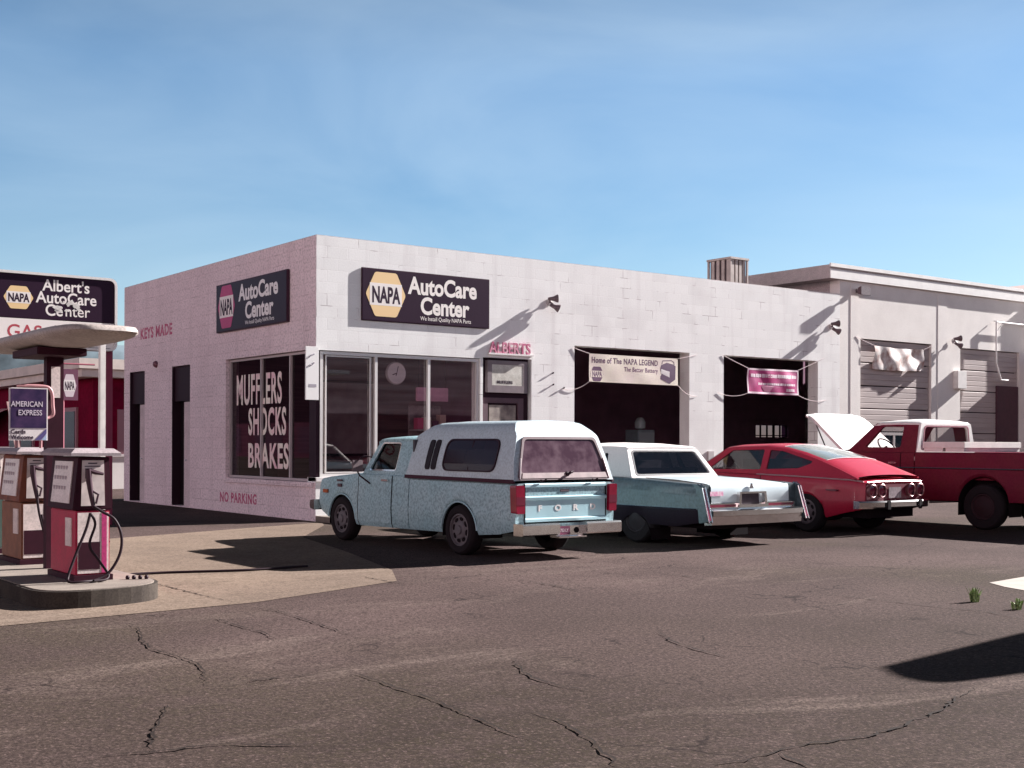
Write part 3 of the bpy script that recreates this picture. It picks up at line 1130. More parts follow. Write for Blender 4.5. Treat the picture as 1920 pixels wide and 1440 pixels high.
def logo(parent, fn, MT, cx, cz, w, h, colm, d=0.0, band=True):
    """hexagon badge with a pale band and four black letters; MT(u, v) gives the text matrix"""
    mm = MB()
    mm.plate(rpoly(hexagon(cx, cz, w, h), w * 0.05, 3), [], fn, d - 0.0012, d - 0.0002)
    lg = mm.build('badge', colm, parent)
    mm = MB()
    bw = w * 0.40
    mm.plate([(cx - bw, cz - h * 0.25), (cx + bw, cz - h * 0.25), (cx + bw, cz + h * 0.25), (cx - bw, cz + h * 0.25)], [], fn, d - 0.0020, d - 0.0013)
    mm.build('badge_band', cream, lg)
    mm = MB()
    mm.text('NAPA', h * 0.50, MT(cx, cz - h * 0.18), 0.035, w * 0.70 / (h * 0.50 * 2.62), 'CENTER', ext=0.0003)
    mm.build('badge_lettering', ink, lg)
    return lg


SW, SH = 2.62, 0.95


def box_sign(name, label, loc, rz, badge_m, depth=0.15):
    """sign face toward local -y, x runs along the face"""
    s = thing(name, label, 'sign', loc, rz, 'dark box signs on the workshop walls')
    w = SWs[0]
    mm = MB()
    mm.box(0, 0, 0, w, depth - 0.002, SH)
    mm.build('cabinet', sign_edge, s, bevel=0.006)
    mm = MB()
    mm.box(0.02, -0.004, 0.02, w - 0.02, -0.0005, SH - 0.02)
    mm.build('face', sign_dark, s)
    return s


SWs = [2.81]
s1 = box_sign('wall_sign', 'dark box sign with a cream hexagon on the sunlit front wall', (0.889, -0.030, 3.568), 0, yellow, 0.028)
logo(s1, FRONT(-0.005), lambda u, v: MF(u, -0.0074, v), 0.50, 0.49, 0.84, 0.80, yellow)
m = MB()
m.text('AutoCare', 0.435, MF(0.985, -0.0044, 0.555), 0.032, 0.86, ext=0.0003, space=1.0)
m.text('Center', 0.435, MF(1.24, -0.0044, 0.195), 0.032, 0.86, ext=0.0003, space=1.0)
m.text('We Install Quality NAPA Parts', 0.105, MF(1.24, -0.0044, 0.075), 0.004, 0.86, ext=0.0003)
m.build('lettering', cream, s1)
SWs[0] = 3.12
s2 = box_sign('wall_sign', 'dark box sign with a magenta hexagon on the shaded side wall', (-0.062, 4.124, 3.565), R(-90), magenta, 0.06)
logo(s2, FRONT(-0.005), lambda u, v: MF(u, -0.0074, v), 0.50, 0.49, 0.80, 0.84, magenta)
m = MB()
m.text('AutoCare', 0.435, MF(1.08, -0.0044, 0.555), 0.032, 0.955, ext=0.0003, space=1.0)
m.text('Center', 0.435, MF(1.36, -0.0044, 0.195), 0.032, 0.955, ext=0.0003, space=1.0)
m.text('We Install Quality NAPA Parts', 0.105, MF(1.36, -0.0044, 0.075), 0.004, 0.95, ext=0.0003)
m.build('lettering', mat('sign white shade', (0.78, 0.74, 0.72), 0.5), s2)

# upright white strip sign at the corner of the shop window
vs = thing('strip_sign', 'narrow upright white sign at the corner of the shop window', 'sign', (-0.06, -0.03, 2.12))
m = MB()
m.box(-0.165, -0.02, 0, 0.09, 0.01, 0.93)
m.build('board', mat('strip board', (0.8, 0.78, 0.76), 0.5), vs, bevel=0.004)
m = MB()
m.tube([(-0.10, -0.021, 0.74), (-0.06, -0.021, 0.775), (0.0, -0.021, 0.80)], 0.012, 6)
m.tube([(-0.08, -0.021, 0.61), (-0.05, -0.021, 0.605), (0.0, -0.021, 0.65)], 0.012, 6)
m.box(-0.10, -0.0225, 0.225, 0.04, -0.0205, 0.275)
m.build('faded_marks', mat('grey lettering', (0.35, 0.32, 0.36), 0.6), vs)
m = MB()
m.tube([(0.03, 0.011, 0.85), (0.03, 0.028, 0.85)], 0.012)
m.tube([(0.03, 0.011, 0.10), (0.03, 0.028, 0.10)], 0.012)
m.build('bracket', alu, vs)


# ------------------------------------------------------------------ floodlights
lamp_white = mat('lamp white', (0.62, 0.58, 0.57), 0.4, var=0.3)
lamp_dark = mat('lamp dark', (0.16, 0.11, 0.12), 0.45, var=0.6, vscale=25, tint=(0.03, 0.015, 0.02))


def twin_flood(loc, label):
    t_ = thing('floodlight', label, 'floodlight', loc, 0, 'floodlights on the front walls')
    mm = MB()
    mm.lathe([(0.07, 0.0), (0.07, 0.02), (0.03, 0.03)], (0, 0, 0), (0, -1, 0), 18)
    mm.build('wall_plate', lamp_white, t_, smooth=40)
    mm = MB()
    mm.tube([(0, -0.025, 0), (0, -0.07, -0.01)], 0.020)
    mm.tube([(0, -0.06, 0.0), (-0.05, -0.085, 0.03), (-0.07, -0.095, 0.045)], 0.015)
    mm.tube([(0, -0.06, 0.0), (0.05, -0.080, -0.04), (0.06, -0.09, -0.06)], 0.015)
    mm.build('arm', lamp_dark, t_, smooth=50)
    for o_, ax in (((-0.05, -0.09, 0.055), (0.75, -0.42, 0.05)), ((0.0, -0.085, -0.07), (0.80, -0.40, -0.36))):
        mm = MB()
        mm.lathe([(0.030, -0.03), (0.04, 0.04), (0.045, 0.08), (0.075, 0.14), (0.080, 0.16), (0.080, 0.17)], o_, ax, 20)
        hd = mm.build('lamp_head', lamp_dark, t_, smooth=40)
        mm = MB()
        mm.lathe([(0.075, 0.1705), (0.06, 0.176), (0.01, 0.18)], o_, ax, 20)
        mm.build('lens', mat('lamp lens', (0.8, 0.78, 0.74), 0.15), hd, smooth=50)
    return t_


twin_flood((5.172, 0, 4.19), 'twin floodlight right of the large front sign')
twin_flood((13.80, 0, 4.21), 'twin floodlight above the second open bay')
twin_flood((18.72, -0.027, 4.11), 'twin floodlight between the two closed garage doors')
fl = thing('floodlight', 'single dark floodlight tucked under the annex fascia', 'floodlight', (14.74, -0.036, 5.13), 0, 'floodlights on the front walls')
m = MB()
m.box(-0.05, -0.03, -0.05, 0.05, 0.0, 0.05)
m.tube([(0, -0.03, 0), (-0.02, -0.08, 0.0)], 0.03)
m.build('arm', lamp_dark, fl)
m = MB()
m.loft([[(-0.08, -0.07, -0.08), (0.10, -0.07, -0.08), (0.10, -0.07, 0.06), (-0.08, -0.07, 0.06)],
        [(-0.10, -0.20, -0.12), (0.28, -0.20, -0.12), (0.28, -0.20, 0.10), (-0.10, -0.20, 0.10)]], closed=True)
m.build('lamp_head', lamp_dark, fl, bevel=0.01)


# ------------------------------------------------------------------ banners with ropes
def banner(name, label, quad, yb, ropes, m_cloth, sag=0.03, seed=0):
    """quad: (x0, x1, ztop0, ztop1, zbot0, zbot1); wrinkled cloth with thickness"""
    t_ = thing(name, label, 'banner', (0, 0, 0), 0, 'banners hung across the bay openings')
    x0, x1, za, zb_, zc, zd = quad
    t_.location = ((x0 + x1) / 2, yb, (za + zc) / 2)
    ox, oz = t_.location.x, t_.location.z
    rr = random.Random(seed)
    ph_ = [rr.uniform(0, 6) for _ in range(6)]
    nu, nv = 90, 30

    def surf(u, v, d):
        x = x0 + (x1 - x0) * u
        zt_ = za + (zb_ - za) * u - sag * 4 * u * (1 - u) * 0.5
        zbm = zc + (zd - zc) * u - sag * 2.0 * u * (1 - u)
        z = zbm + (zt_ - zbm) * v
        w = sag * (0.5 * math.sin(5 * u + 3 * v + ph_[0]) + 0.35 * math.sin(11 * u - 7 * v + ph_[1]) + 0.25 * math.sin(19 * u + 4 * v + ph_[2]))
        return (x - ox, w + d, z - oz)
    mm = MB()
    fr_ = [[surf(i / nu, j / nv, 0) for j in range(nv + 1)] for i in range(nu + 1)]
    bk = [[surf(i / nu, j / nv, 0.004) for j in range(nv + 1)] for i in range(nu + 1)]
    mm.loft(fr_, cap=False)
    mm.loft(bk, cap=False)
    for a_, b2 in ((fr_[0], bk[0]), (fr_[-1], bk[-1])):
        mm.loft([a_, b2], cap=False)
    mm.loft([[r_[0] for r_ in fr_], [r_[0] for r_ in bk]], cap=False)
    mm.loft([[r_[-1] for r_ in fr_], [r_[-1] for r_ in bk]], cap=False)
    mm.build('cloth', m_cloth, t_, smooth=60)
    for (u, v), (px, pz) in ropes:
        a_ = Vector(surf(u, v, 0))
        b2 = Vector((px - ox, -0.010 - yb, pz - oz))
        pts = [a_.lerp(b2, k / 8) + Vector((0, 0, -0.06 * 4 * (k / 8) * (1 - k / 8) * (1.2 if v < 0.5 else 0.1))) for k in range(9)]
        mm = MB()
        mm.tube(pts, 0.0055, 6)
        mm.build('rope', mat('rope', (0.62, 0.52, 0.52), 0.8), t_)
    return t_, surf, (ox, yb, oz)


bn_cream = mat('banner cream', (0.74, 0.67, 0.55), 0.6, var=0.5, vscale=2.2, tint=(0.62, 0.48, 0.50), var2=0.1, v2scale=40)
def drape(mb, surf, quad, org, off):
    """press flat printing (local x, z) onto the cloth surface"""
    x0, x1, za, zb_, zc, zd = quad
    for v in mb.bm.verts:
        u = (v.co.x + org[0] - x0) / (x1 - x0)
        w = (v.co.z + org[2] - (zc + (zd - zc) * u)) / ((za + (zb_ - za) * u) - (zc + (zd - zc) * u))
        v.co.y = surf(max(0, min(1, u)), max(0, min(1, w)), 0)[1] - off
    return mb


Q1 = (6.20, 8.70, 3.215, 3.215, 2.645, 2.635)
Q2 = (10.87, 12.59, 3.10, 3.11, 2.53, 2.52)
b1, sf, o1 = banner('bay_banner', 'cream printed banner with a battery picture over the first open bay',
                    (6.20, 8.70, 3.215, 3.215, 2.645, 2.635), -0.035,
                    [((0, 1), (5.80, 3.32)), ((1, 1), (9.30, 3.33)), ((0, 0), (5.55, 2.47)), ((1, 0), (9.30, 2.42))], bn_cream, 0.006, 1)
m = MB()
m.text('Home of The NAPA LEGEND', 0.165, MF(-1.18, 0, 0.105), 0.022, ext=0.0, space=1.1, width=1.84)
drape(m, sf, Q1, o1, 0.0012).build('headline', mat('plum print', (0.085, 0.015, 0.075), 0.6), b1)
m = MB()
m.text('The Better Battery', 0.135, MF(-0.30, 0, -0.045), 0.012, ext=0.0, space=1.1, width=0.96)
drape(m, sf, Q1, o1, 0.0012).build('tagline', mat('plum print light', (0.15, 0.045, 0.13), 0.6), b1)


def dense_plate(outer, n=8):
    """flat polygon as a fan of many small faces so that it can be pressed onto the cloth"""
    mb = MB()
    cx, cz = sum(q[0] for q in outer) / len(outer), sum(q[1] for q in outer) / len(outer)
    for k in range(n):
        a_, b_ = k / n, (k + 1) / n
        for q, r_ in zip(outer, outer[1:] + outer[:1]):
            f = lambda t_, s_: (cx + (t_[0] - cx) * s_, 0, cz + (t_[1] - cz) * s_)
            mb.face([f(q, b_), f(r_, b_), f(r_, a_), f(q, a_)] if k else [f(q, b_), f(r_, b_), (cx, 0, cz)])
    return mb


lg = drape(dense_plate(rpoly(hexagon(-1.04, -0.125, 0.36, 0.30), 0.02, 3)), sf, Q1, o1, 0.0012).build('badge', MATS['plum print'], b1)
drape(dense_plate([(-1.21, -0.19), (-0.87, -0.19), (-0.87, -0.06), (-1.21, -0.06)]), sf, Q1, o1, 0.0018).build('badge_band', bn_cream, lg)
m = MB()
m.text('NAPA', 0.15, MF(-1.04, 0, -0.178), 0.03, 0.66, 'CENTER', ext=0.0)
drape(m, sf, Q1, o1, 0.0024).build('badge_lettering', MATS['plum print'], lg)
bt = drape(dense_plate([(0.73, -0.17), (1.00, -0.265), (1.17, -0.17), (1.18, 0.12), (1.10, 0.155), (0.92, 0.185), (0.76, 0.13), (0.73, 0.06)]), sf, Q1, o1, 0.0012).build('battery_picture', mat('battery plum', (0.075, 0.018, 0.07), 0.5), b1)
drape(dense_plate([(0.75, -0.05), (1.0, -0.13), (1.0, -0.005), (0.75, 0.045)]), sf, Q1, o1, 0.0020).build('battery_label', mat('label pale', (0.6, 0.55, 0.55), 0.6), bt)
m = MB()
m.tube([(0.78, 0, 0.15), (0.80, 0, 0.22), (1.06, 0, 0.235), (1.13, 0, 0.20), (1.14, 0, 0.14)], 0.010, 5)
drape(m, sf, Q1, o1, 0.0014).build('battery_handle', MATS['battery plum'], bt)

b2, sf2, o2 = banner('bay_banner', 'magenta banner with a white border over the second open bay', Q2, -0.04,
                     [((0, 1), (10.10, 3.36)), ((1, 1), (13.55, 3.44)), ((0, 0), (9.95, 2.52)), ((1, 0), (13.62, 2.44))], mat('banner magenta', (0.40, 0.012, 0.14), 0.45, var=0.5, vscale=4, tint=(0.55, 0.10, 0.28)), 0.022, 2)
for quad_ in ([(-0.86, 0.245), (0.86, 0.25), (0.86, 0.29), (-0.86, 0.285)], [(-0.86, -0.285), (0.86, -0.29), (0.86, -0.25), (-0.86, -0.245)],
              [(-0.86, -0.245), (-0.82, -0.245), (-0.82, 0.245), (-0.86, 0.245)], [(0.82, -0.25), (0.86, -0.25), (0.86, 0.25), (0.82, 0.25)]):
    m = MB()
    n = 24
    pt = lambda a_, b_: (lambda t_: (a_[0] + (b_[0] - a_[0]) * t_, 0, a_[1] + (b_[1] - a_[1]) * t_))
    lo, hi = (pt(quad_[0], quad_[1]), pt(quad_[3], quad_[2])) if abs(quad_[1][0] - quad_[0][0]) > 0.5 else (pt(quad_[0], quad_[3]), pt(quad_[1], quad_[2]))
    m.loft([[lo(k / n), hi(k / n)] for k in range(n + 1)], cap=False)
    drape(m, sf2, Q2, o2, 0.0020).build('border', mat('banner pink white', (0.74, 0.58, 0.64), 0.6), b2)
m = MB()
rl = random.Random(4)
for zz, xx0, xx1, hh in ((0.125, -0.74, 0.76, 0.085), (-0.06, -0.50, 0.74, 0.055), (-0.185, 0.44, 0.68, 0.07)):
    x = xx0
    while x < xx1:
        w = rl.uniform(0.03, 0.075)
        a_, b_ = zz - hh * rl.uniform(0.4, 0.5), zz + hh * rl.uniform(0.4, 0.5)
        m.face([(x, 0, a_), (x + w, 0, a_), (x + w, 0, b_), (x, 0, b_)])
        x += w + rl.choice((0.004, 0.006, 0.02))
drape(m, sf2, Q2, o2, 0.0020).build('lettering', mat('banner print', (0.78, 0.62, 0.68), 0.6), b2)
m = MB()
m.face([(-0.28, 0, -0.24), (0.22, 0, -0.24), (0.20, 0, -0.12), (-0.05, 0, -0.10), (-0.40, 0, -0.10)])
drape(m, sf2, Q2, o2, 0.0014).build('print_patch', mat('banner pale patch', (0.55, 0.20, 0.32), 0.6), b2)
b3, sf3, o3 = banner('bay_banner', 'crumpled white banner with a brown print over the closed garage door',
                     (15.41, 17.47, 3.83, 3.83, 3.25, 3.28), -0.03,
                     [((0, 1), (14.72, 4.02)), ((1, 1), (17.86, 3.96))], mat('printed cloth', (0.74, 0.70, 0.66), 0.6, var=0.95, vscale=5.5, tint=(0.34, 0.17, 0.14), detail=9), 0.05, 3)


# ------------------------------------------------------------------ vehicles: shared builders
def ip(y, tab):
    ys = [a for a, _ in tab]
    return float(np.interp(y, ys, [b for _, b in tab]))


class Body:
    """painted lower body lofted along y; tables give half width, shoulder height, centre height and sill height"""

    def __init__(self, w, zs, zt, sill, axles, arch_r, arch_z, zm=0.55, edge=0.05):
        self.w, self.zs, self.zt, self.sill = w, zs, zt, sill
        self.axles, self.ar, self.az, self.zm, self.edge = axles, arch_r, arch_z, zm, edge

    def bottom(self, y):
        z = ip(y, self.sill)
        for a in self.axles:
            t = abs(y - a) / self.ar
            if t < 1:
                z = max(z, self.az + self.ar * math.sqrt(1 - t * t))
        return z

    def half(self, y, off=0.0):
        w, zs, zt, zb = ip(y, self.w), ip(y, self.zs), ip(y, self.zt), self.bottom(y)
        zm = max(self.zm, zb + 0.05)
        e = self.edge
        p = [(w * 0.955, zb), (w * 0.985, min(zb + 0.06, zm - 0.03)), (w, zm), (w * 0.996, zm + 0.03), (w * 0.985, (zm + zs) / 2), (w * 0.975, zs - e), (w * 0.962, zs - e * 0.3),
             (w * 0.935, zs), (w * 0.80, zs + 0.25 * (zt - zs)), (w * 0.45, zs + 0.8 * (zt - zs)), (0.0, zt)]
        return [(x + off, z) for x, z in p]

    def stations(self, y0, y1):
        s = set(np.linspace(y0, y1, max(4, int((y1 - y0) / 0.10))).tolist())
        for a in self.axles:
            for k in range(0, 25):
                v = a + self.ar * math.cos(math.pi * k / 24)
                if y0 < v < y1:
                    s.add(v)
            for v in (a - self.ar - 0.004, a + self.ar + 0.004):
                if y0 < v < y1:
                    s.add(v)
        for tab in (self.w, self.zs, self.zt, self.sill):
            for a, _ in tab:
                if y0 < a < y1:
                    s.add(a)
        return sorted(s)

    def mesh(self, y0, y1):
        mb = MB()
        rows = []
        for y in self.stations(y0, y1):
            h = self.half(y)
            rows.append([(-x, y, z) for x, z in h] + [(x, y, z) for x, z in reversed(h[:-1])])
        mb.loft(rows)
        return mb

    def skin(self, y0, y1, k0, k1, off, side, n=8, zlow=0.0):
        """panel standing off the body side between section points k0..k1"""
        mb = MB()
        rows = []
        for i in range(n + 1):
            y = y0 + (y1 - y0) * i / n
            rows.append([(side * x, y, max(z, zlow)) for x, z in self.half(y, off)[k0:k1 + 1]])
        mb.loft(rows, cap=False)
        return mb

    def groove(self, y, off, side, wd, k0=0, k1=6):
        mb = MB()
        rows = [[(side * x, yy, z) for x, z in self.half(yy, off)[k0:k1 + 1]] for yy in (y - wd, y + wd)]
        mb.loft(rows, cap=False)
        return mb

    def wells(self, mb, depth=0.40):
        for a in self.axles:
            w = ip(a, self.w)
            for sd in (-1, 1):
                arc = [(a + (self.ar - 0.004) * math.cos(t), self.az + (self.ar - 0.004) * math.sin(t)) for t in [math.pi * k / 16 for k in range(17)]]
                arc = [(arc[0][0], 0.22)] + arc + [(arc[-1][0], 0.22)]
                r0 = [(sd * (w - 0.03), y, z) for y, z in arc]
                r1 = [(sd * (w - depth), y, z) for y, z in arc]
                mb.loft([r0, r1], cap=False)
                mb.face(r1)


def wheel(parent, x, y, r, wd, style, side, rim_m, rim_r):
    """wheel with tyre and rim; side -1 faces -x"""
    wroot = MB()
    ax = (side, 0, 0)
    c = (x, y, r)
    h = wd / 2
    prof = [(rim_r, -h * 0.8), (rim_r + 0.02, -h), (r - 0.035, -h), (r - 0.008, -h * 0.75), (r, -h * 0.45), (r, h * 0.45), (r - 0.008, h * 0.75), (r - 0.035, h),
            (rim_r + 0.02, h), (rim_r, h * 0.8)]
    wroot.lathe(prof, c, ax, 40, cap=False)
    tyre = wroot.build('wheel', rubber, parent, smooth=35)
    mb = MB()
    if style == 'slots':
        mb.lathe([(rim_r + 0.004, h * 0.5), (rim_r + 0.004, h * 0.86), (rim_r - 0.012, h * 0.9), (rim_r - 0.022, h * 0.62), (rim_r * 0.62, h * 0.62), (rim_r * 0.52, h * 0.80), (rim_r * 0.30, h * 0.84),
                  (rim_r * 0.26, h * 1.05), (0.001, h * 1.08)], c, ax, 40, cap=False)
    else:
        mb.lathe([(rim_r + 0.004, h * 0.5), (rim_r + 0.004, h * 0.9), (rim_r - 0.012, h * 0.95), (rim_r * 0.85, h * 0.72), (rim_r * 0.55, h * 0.9), (rim_r * 0.3, h * 1.1), (0.001, h * 1.15)], c, ax, 40, cap=False)
    rim = mb.build('rim', rim_m, tyre, smooth=30)
    if style == 'slots':
        mb = MB()
        n = 8
        for k in range(n):
            t = 2 * math.pi * k / n + 0.2
            cy, cz = y + math.cos(t) * rim_r * 0.70, r + math.sin(t) * rim_r * 0.70
            pts = []
            for q in range(12):
                a = 2 * math.pi * q / 12
                dr, dt = math.cos(a) * rim_r * 0.12, math.sin(a) * rim_r * 0.20
                pts.append((cy + math.cos(t) * dr - math.sin(t) * dt, cz + math.sin(t) * dr + math.cos(t) * dt))
            mb.plate(pts, [], lambda u, v, d: (x + side * (h * 0.66 + d), u, v), 0, 0.004)
        mb.build('rim_slots', black, rim)
    return tyre


def plate_part(name, outer, holes, fn, d0, d1, m_, parent, smooth=None, bevel=0.0):
    mb = MB()
    mb.plate(outer, holes, fn, d0, d1)
    return mb.build(name, m_, parent, smooth, bevel)


# ------------------------------------------------------------------ pale blue pickup with a camper shell
blue_paint = mat('weathered pale blue paint', (0.29, 0.47, 0.51), 0.5, var=0.5, vscale=2.2, tint=(0.40, 0.53, 0.56), var2=0.62, v2scale=34, coat=0.1)
blue_clean = mat('clean pale blue paint', (0.33, 0.52, 0.57), 0.45, var=0.3, vscale=3, tint=(0.42, 0.56, 0.59), coat=0.15)  # lighter, unspeckled blue for the tailgate and arch lips
shell_paint = mat('shell paint', (0.46, 0.56, 0.60), 0.5, var=0.12, vscale=4, var2=0.35, v2scale=40)
tr = thing('camper_pickup', 'small pale blue pickup with a white camper shell over its bed', 'pickup', (-0.885, -6.86, 0), R(0.6))
B = Body(w=[(-1.12, .765), (-0.95, .785), (1.2, .79), (2.2, .79), (3.2, .77), (3.55, .745), (3.66, .71)],
         zs=[(-1.12, .905), (1.15, .92), (1.3, .955), (2.15, .96), (2.5, .95), (3.3, .89), (3.6, .85), (3.66, .80)],
         zt=[(-1.12, .905), (1.15, .92), (1.3, .955), (2.2, .97), (2.5, .99), (3.3, .93), (3.6, .87), (3.66, .80)],
         sill=[(-1.12, .36), (-.8, .30), (-.4, .27), (2.4, .24), (3.3, .30), (3.66, .42)],
         axles=[0.0, 2.90], arch_r=0.385, arch_z=0.27, zm=0.52, edge=0.06)
bed = B.mesh(-1.12, 1.125).build('bed', blue_paint, tr, smooth=32)
body = B.mesh(1.145, 3.66).build('body', blue_paint, tr, smooth=32)
m = MB()
m.box(-0.55, -1.05, 0.30, 0.55, 3.55, 0.66)
m.box(-0.74, 1.05, 0.30, 0.74, 1.22, 0.88)
m.box(-0.66, 0.45, 0.285, 0.66, 2.45, 0.5)
B.wells(m)
m.build('underbody', black, tr)
for sd in (-1, 1):
    dr = B.skin(1.56, 2.42, 1, 6, 0.004, sd, zlow=0.30).build('door', blue_paint, tr, smooth=40)
    for yy in (1.55, 2.43):
        B.groove(yy, 0.0025, sd, 0.010).build('door_gap', black, dr)
    m = MB()
    m.box(sd * 0.785, 1.62, 0.865, sd * 0.812, 1.78, 0.89)
    m.build('handle', chrome, dr, bevel=0.006)
# cab above the belt
XC = lambda z: 0.745 - (z - 0.95) * 0.27
for sd in (-1, 1):
    fn = lambda u, v, d, sd=sd: (sd * (XC(v) - d), u, v)
    win = rpoly([(1.53, 1.0), (2.20, 1.0), (1.99, 1.385), (1.53, 1.385)], 0.04)
    plate_part('cab_side', [(1.15, .945), (2.36, .955), (2.06, 1.425), (1.19, 1.425)], [win], fn, 0.0, 0.045, blue_paint, tr)
    plate_part('side_glass', win, [], fn, 0.022, 0.026, dim_glass, tr)
    plate_part('window_trim', win, [[(u * 0.97 + 0.055, 1.02 + (v - 1.0) * 0.90) for u, v in win]], fn, -0.004, 0.002, chrome, tr)
m = MB()
rows = []
for y, z0, zc in ((1.15, 1.40, 1.43), (1.20, 1.425, 1.462), (1.5, 1.43, 1.485), (1.9, 1.425, 1.475), (2.05, 1.41, 1.45), (2.10, 1.395, 1.425)):
    xe = XC(z0) + 0.012
    prof = [(xe, z0 - 0.03), (xe + 0.004, z0 - 0.004), (xe - 0.05, z0 + 0.022), (xe * 0.5, zc - 0.008), (0, zc)]
    rows.append([(-x, y, z) for x, z in prof] + [(x, y, z) for x, z in reversed(prof[:-1])])
m.loft(rows)
m.build('cab_roof', blue_paint, tr, smooth=40)
m = MB()
m.face([(-.69, 2.345, .975), (.69, 2.345, .975), (.60, 2.065, 1.40), (-.60, 2.065, 1.40)])
m.build('windshield', car_glass, tr)
m = MB()
m.box(-.70, 1.12, .93, .70, 1.16, 1.42)
m.box(-.62, 1.28, .60, .62, 1.45, 1.18)
m.box(-.66, 2.15, .80, .66, 2.40, 1.0)
m.lathe([(0.19, -0.012), (0.205, 0), (0.19, 0.012)], (-0.34, 2.02, 1.05), (0, -0.8, 0.6), 20, cap=False)
m.build('cab_interior', mat('cab interior', (0.06, 0.06, 0.07), 0.8), tr)
for sd in (-1, 1):
    for a_ in B.axles:
        m = MB()
        m.tube([(sd * (ip(a_, B.w) * .985 + .003), a_ + B.ar * math.cos(t_), B.az + B.ar * math.sin(t_)) for t_ in [math.pi * k / 24 for k in range(1, 24)]], 0.010, 6)
        m.build('arch_lip', blue_clean, tr)
    m = MB()
    m.box(sd * 0.782, 3.30, 0.66, sd * 0.757, 3.42, 0.71)
    m.build('side_marker', mat('amber marker', (0.35, 0.08, 0.02), 0.3), tr)
# mirror
m = MB()
m.box(-0.965, 2.255, 0.98, -0.80, 2.285, 1.14)
mi = m.build('mirror', mat('mirror back', (0.16, 0.12, 0.13), 0.5), tr, bevel=0.008)
m = MB()
m.tube([(-0.88, 2.27, 0.985), (-0.86, 2.25, 0.93), (-0.78, 2.10, 0.82)], 0.011)
m.tube([(-0.88, 2.27, 1.135), (-0.80, 2.25, 1.20), (-0.69, 2.2, 1.18)], 0.009)
m.build('mirror_arm', dark_trim, mi)
# fender badges
m = MB()
m.box(-0.793, 2.86, 0.835, -0.776, 3.0, 0.86)
m.box(-0.793, 2.88, 0.755, -0.776, 2.98, 0.80)
m.build('badge', mat('badge', (0.08, 0.04, 0.05), 0.4), tr)
# front bumper
m = MB()
m.loft([[(x, y, z) for y, z in ((3.67, .40), (3.79, .42), (3.81, .47), (3.79, .54), (3.67, .55))] for x in (-0.79, -0.6, 0.6, 0.79)], closed=True)
m.build('front_bumper', chrome, tr, smooth=40)
# bumper, tailgate, lamps at the rear
m = MB()
prof = [(-1.10, 0.44), (-1.27, 0.44), (-1.285, 0.42), (-1.285, 0.315), (-1.26, 0.30), (-1.10, 0.30)]
for xa, xb in ((-0.77, -0.22), (0.20, 0.75)):
    m.loft([[(x, y, z) for y, z in prof] for x in (xa, xb)], closed=True)
m.loft([[(x, y, z) for y, z in [(-1.10, 0.40), (-1.20, 0.40), (-1.20, 0.285), (-1.275, 0.28), (-1.275, 0.262), (-1.10, 0.262)]] for x in (-0.22, 0.20)], closed=True)
rb = m.build('rear_bumper', chrome, tr)
plate_part('licence_plate', [(-0.185, .295), (-0.005, .295), (-0.005, .395), (-0.185, .395)], [], FRONT(-1.208), 0, 0.006, mat('maroon plate', (0.12, 0.01, 0.05), 0.5), rb)
m = MB()
m.text('3753 LY', 0.055, MF(-0.176, -1.209, 0.328), 0.01, 0.78, ext=0.001)
m.build('plate_lettering', mat('plate print', (0.5, 0.42, 0.45), 0.5), rb)
m = MB()
m.lathe([(0.001, 0), (0.035, 0), (0.035, 0.006)], (0.10, -1.203, 0.345), (0, -1, 0), 16)
m.build('tow_hole', black, rb)
m = MB()
prof = [(-1.08, .912), (-1.125, .905), (-1.135, .89), (-1.135, .862), (-1.112, .855), (-1.108, .765), (-1.150, .742), (-1.146, .715), (-1.128, .705), (-1.128, .50), (-1.146, .485), (-1.142, .455), (-1.10, .45)]
m.loft([[(x, y, z) for y, z in prof] for x in (-0.625, 0.625)])
tg = m.build('tailgate', blue_clean, tr)
m = MB()
for x in (-0.625, 0.625):
    m.box(x - 0.008, -1.13, 0.45, x + 0.008, -1.121, 0.90)
m.box(-0.63, -1.128, 0.43, 0.63, -1.119, 0.449)
m.build('tailgate_gap', black, tg)
m = MB()
for i, ch in enumerate('FORD'):
    m.text(ch, 0.095, MF(-0.40 + i * 0.272, -1.130, 0.58), 0.034, 1.3, 'CENTER', ext=0.0015)
m.build('tailgate_lettering', white_trim, tg)
m = MB()
m.box(-0.09, -1.128, 0.80, 0.05, -1.107, 0.83)
m.build('handle', mat('gate handle', (0.1, 0.07, 0.08), 0.4), tg, bevel=0.005)
m = MB()
for x in (-0.40, 0.40):
    m.tube([(x - 0.05, -1.14, 0.915), (x, -1.15, 0.945), (x + 0.02, -1.14, 0.92), (x + 0.08, -1.15, 0.955)], 0.008, 6)
m.build('latch', dark_trim, tg)
lens_red = mat('red lens', (0.24, 0.005, 0.03), 0.2, coat=0.6, var=0.4, vscale=9)
lens_dk = mat('dark red lens', (0.14, 0.01, 0.03), 0.25, coat=0.4)
for sd in (-1, 1):
    m = MB()
    m.plate(rpoly([(sd * .648, .555), (sd * .772, .555), (sd * .785, .885), (sd * .655, .885)], .02, 3), [], FRONT(-1.165), 0.0, 0.12)
    lm = m.build('tail_light', lens_red, tr, bevel=0.01)
    plate_part('lens_band', [(sd * .65, .655), (sd * .776, .655), (sd * .779, .75), (sd * .651, .75)], [], FRONT(-1.168), 0.0, 0.002, lens_dk, lm)
for sd in (-1, 1):
    for y in (0.0, 2.90):
        wheel(tr, sd * 0.69, y, 0.31, 0.19, 'slots', sd, mat('dull rim', (0.12, 0.105, 0.115), 0.65, var=0.4, vscale=12), 0.195)

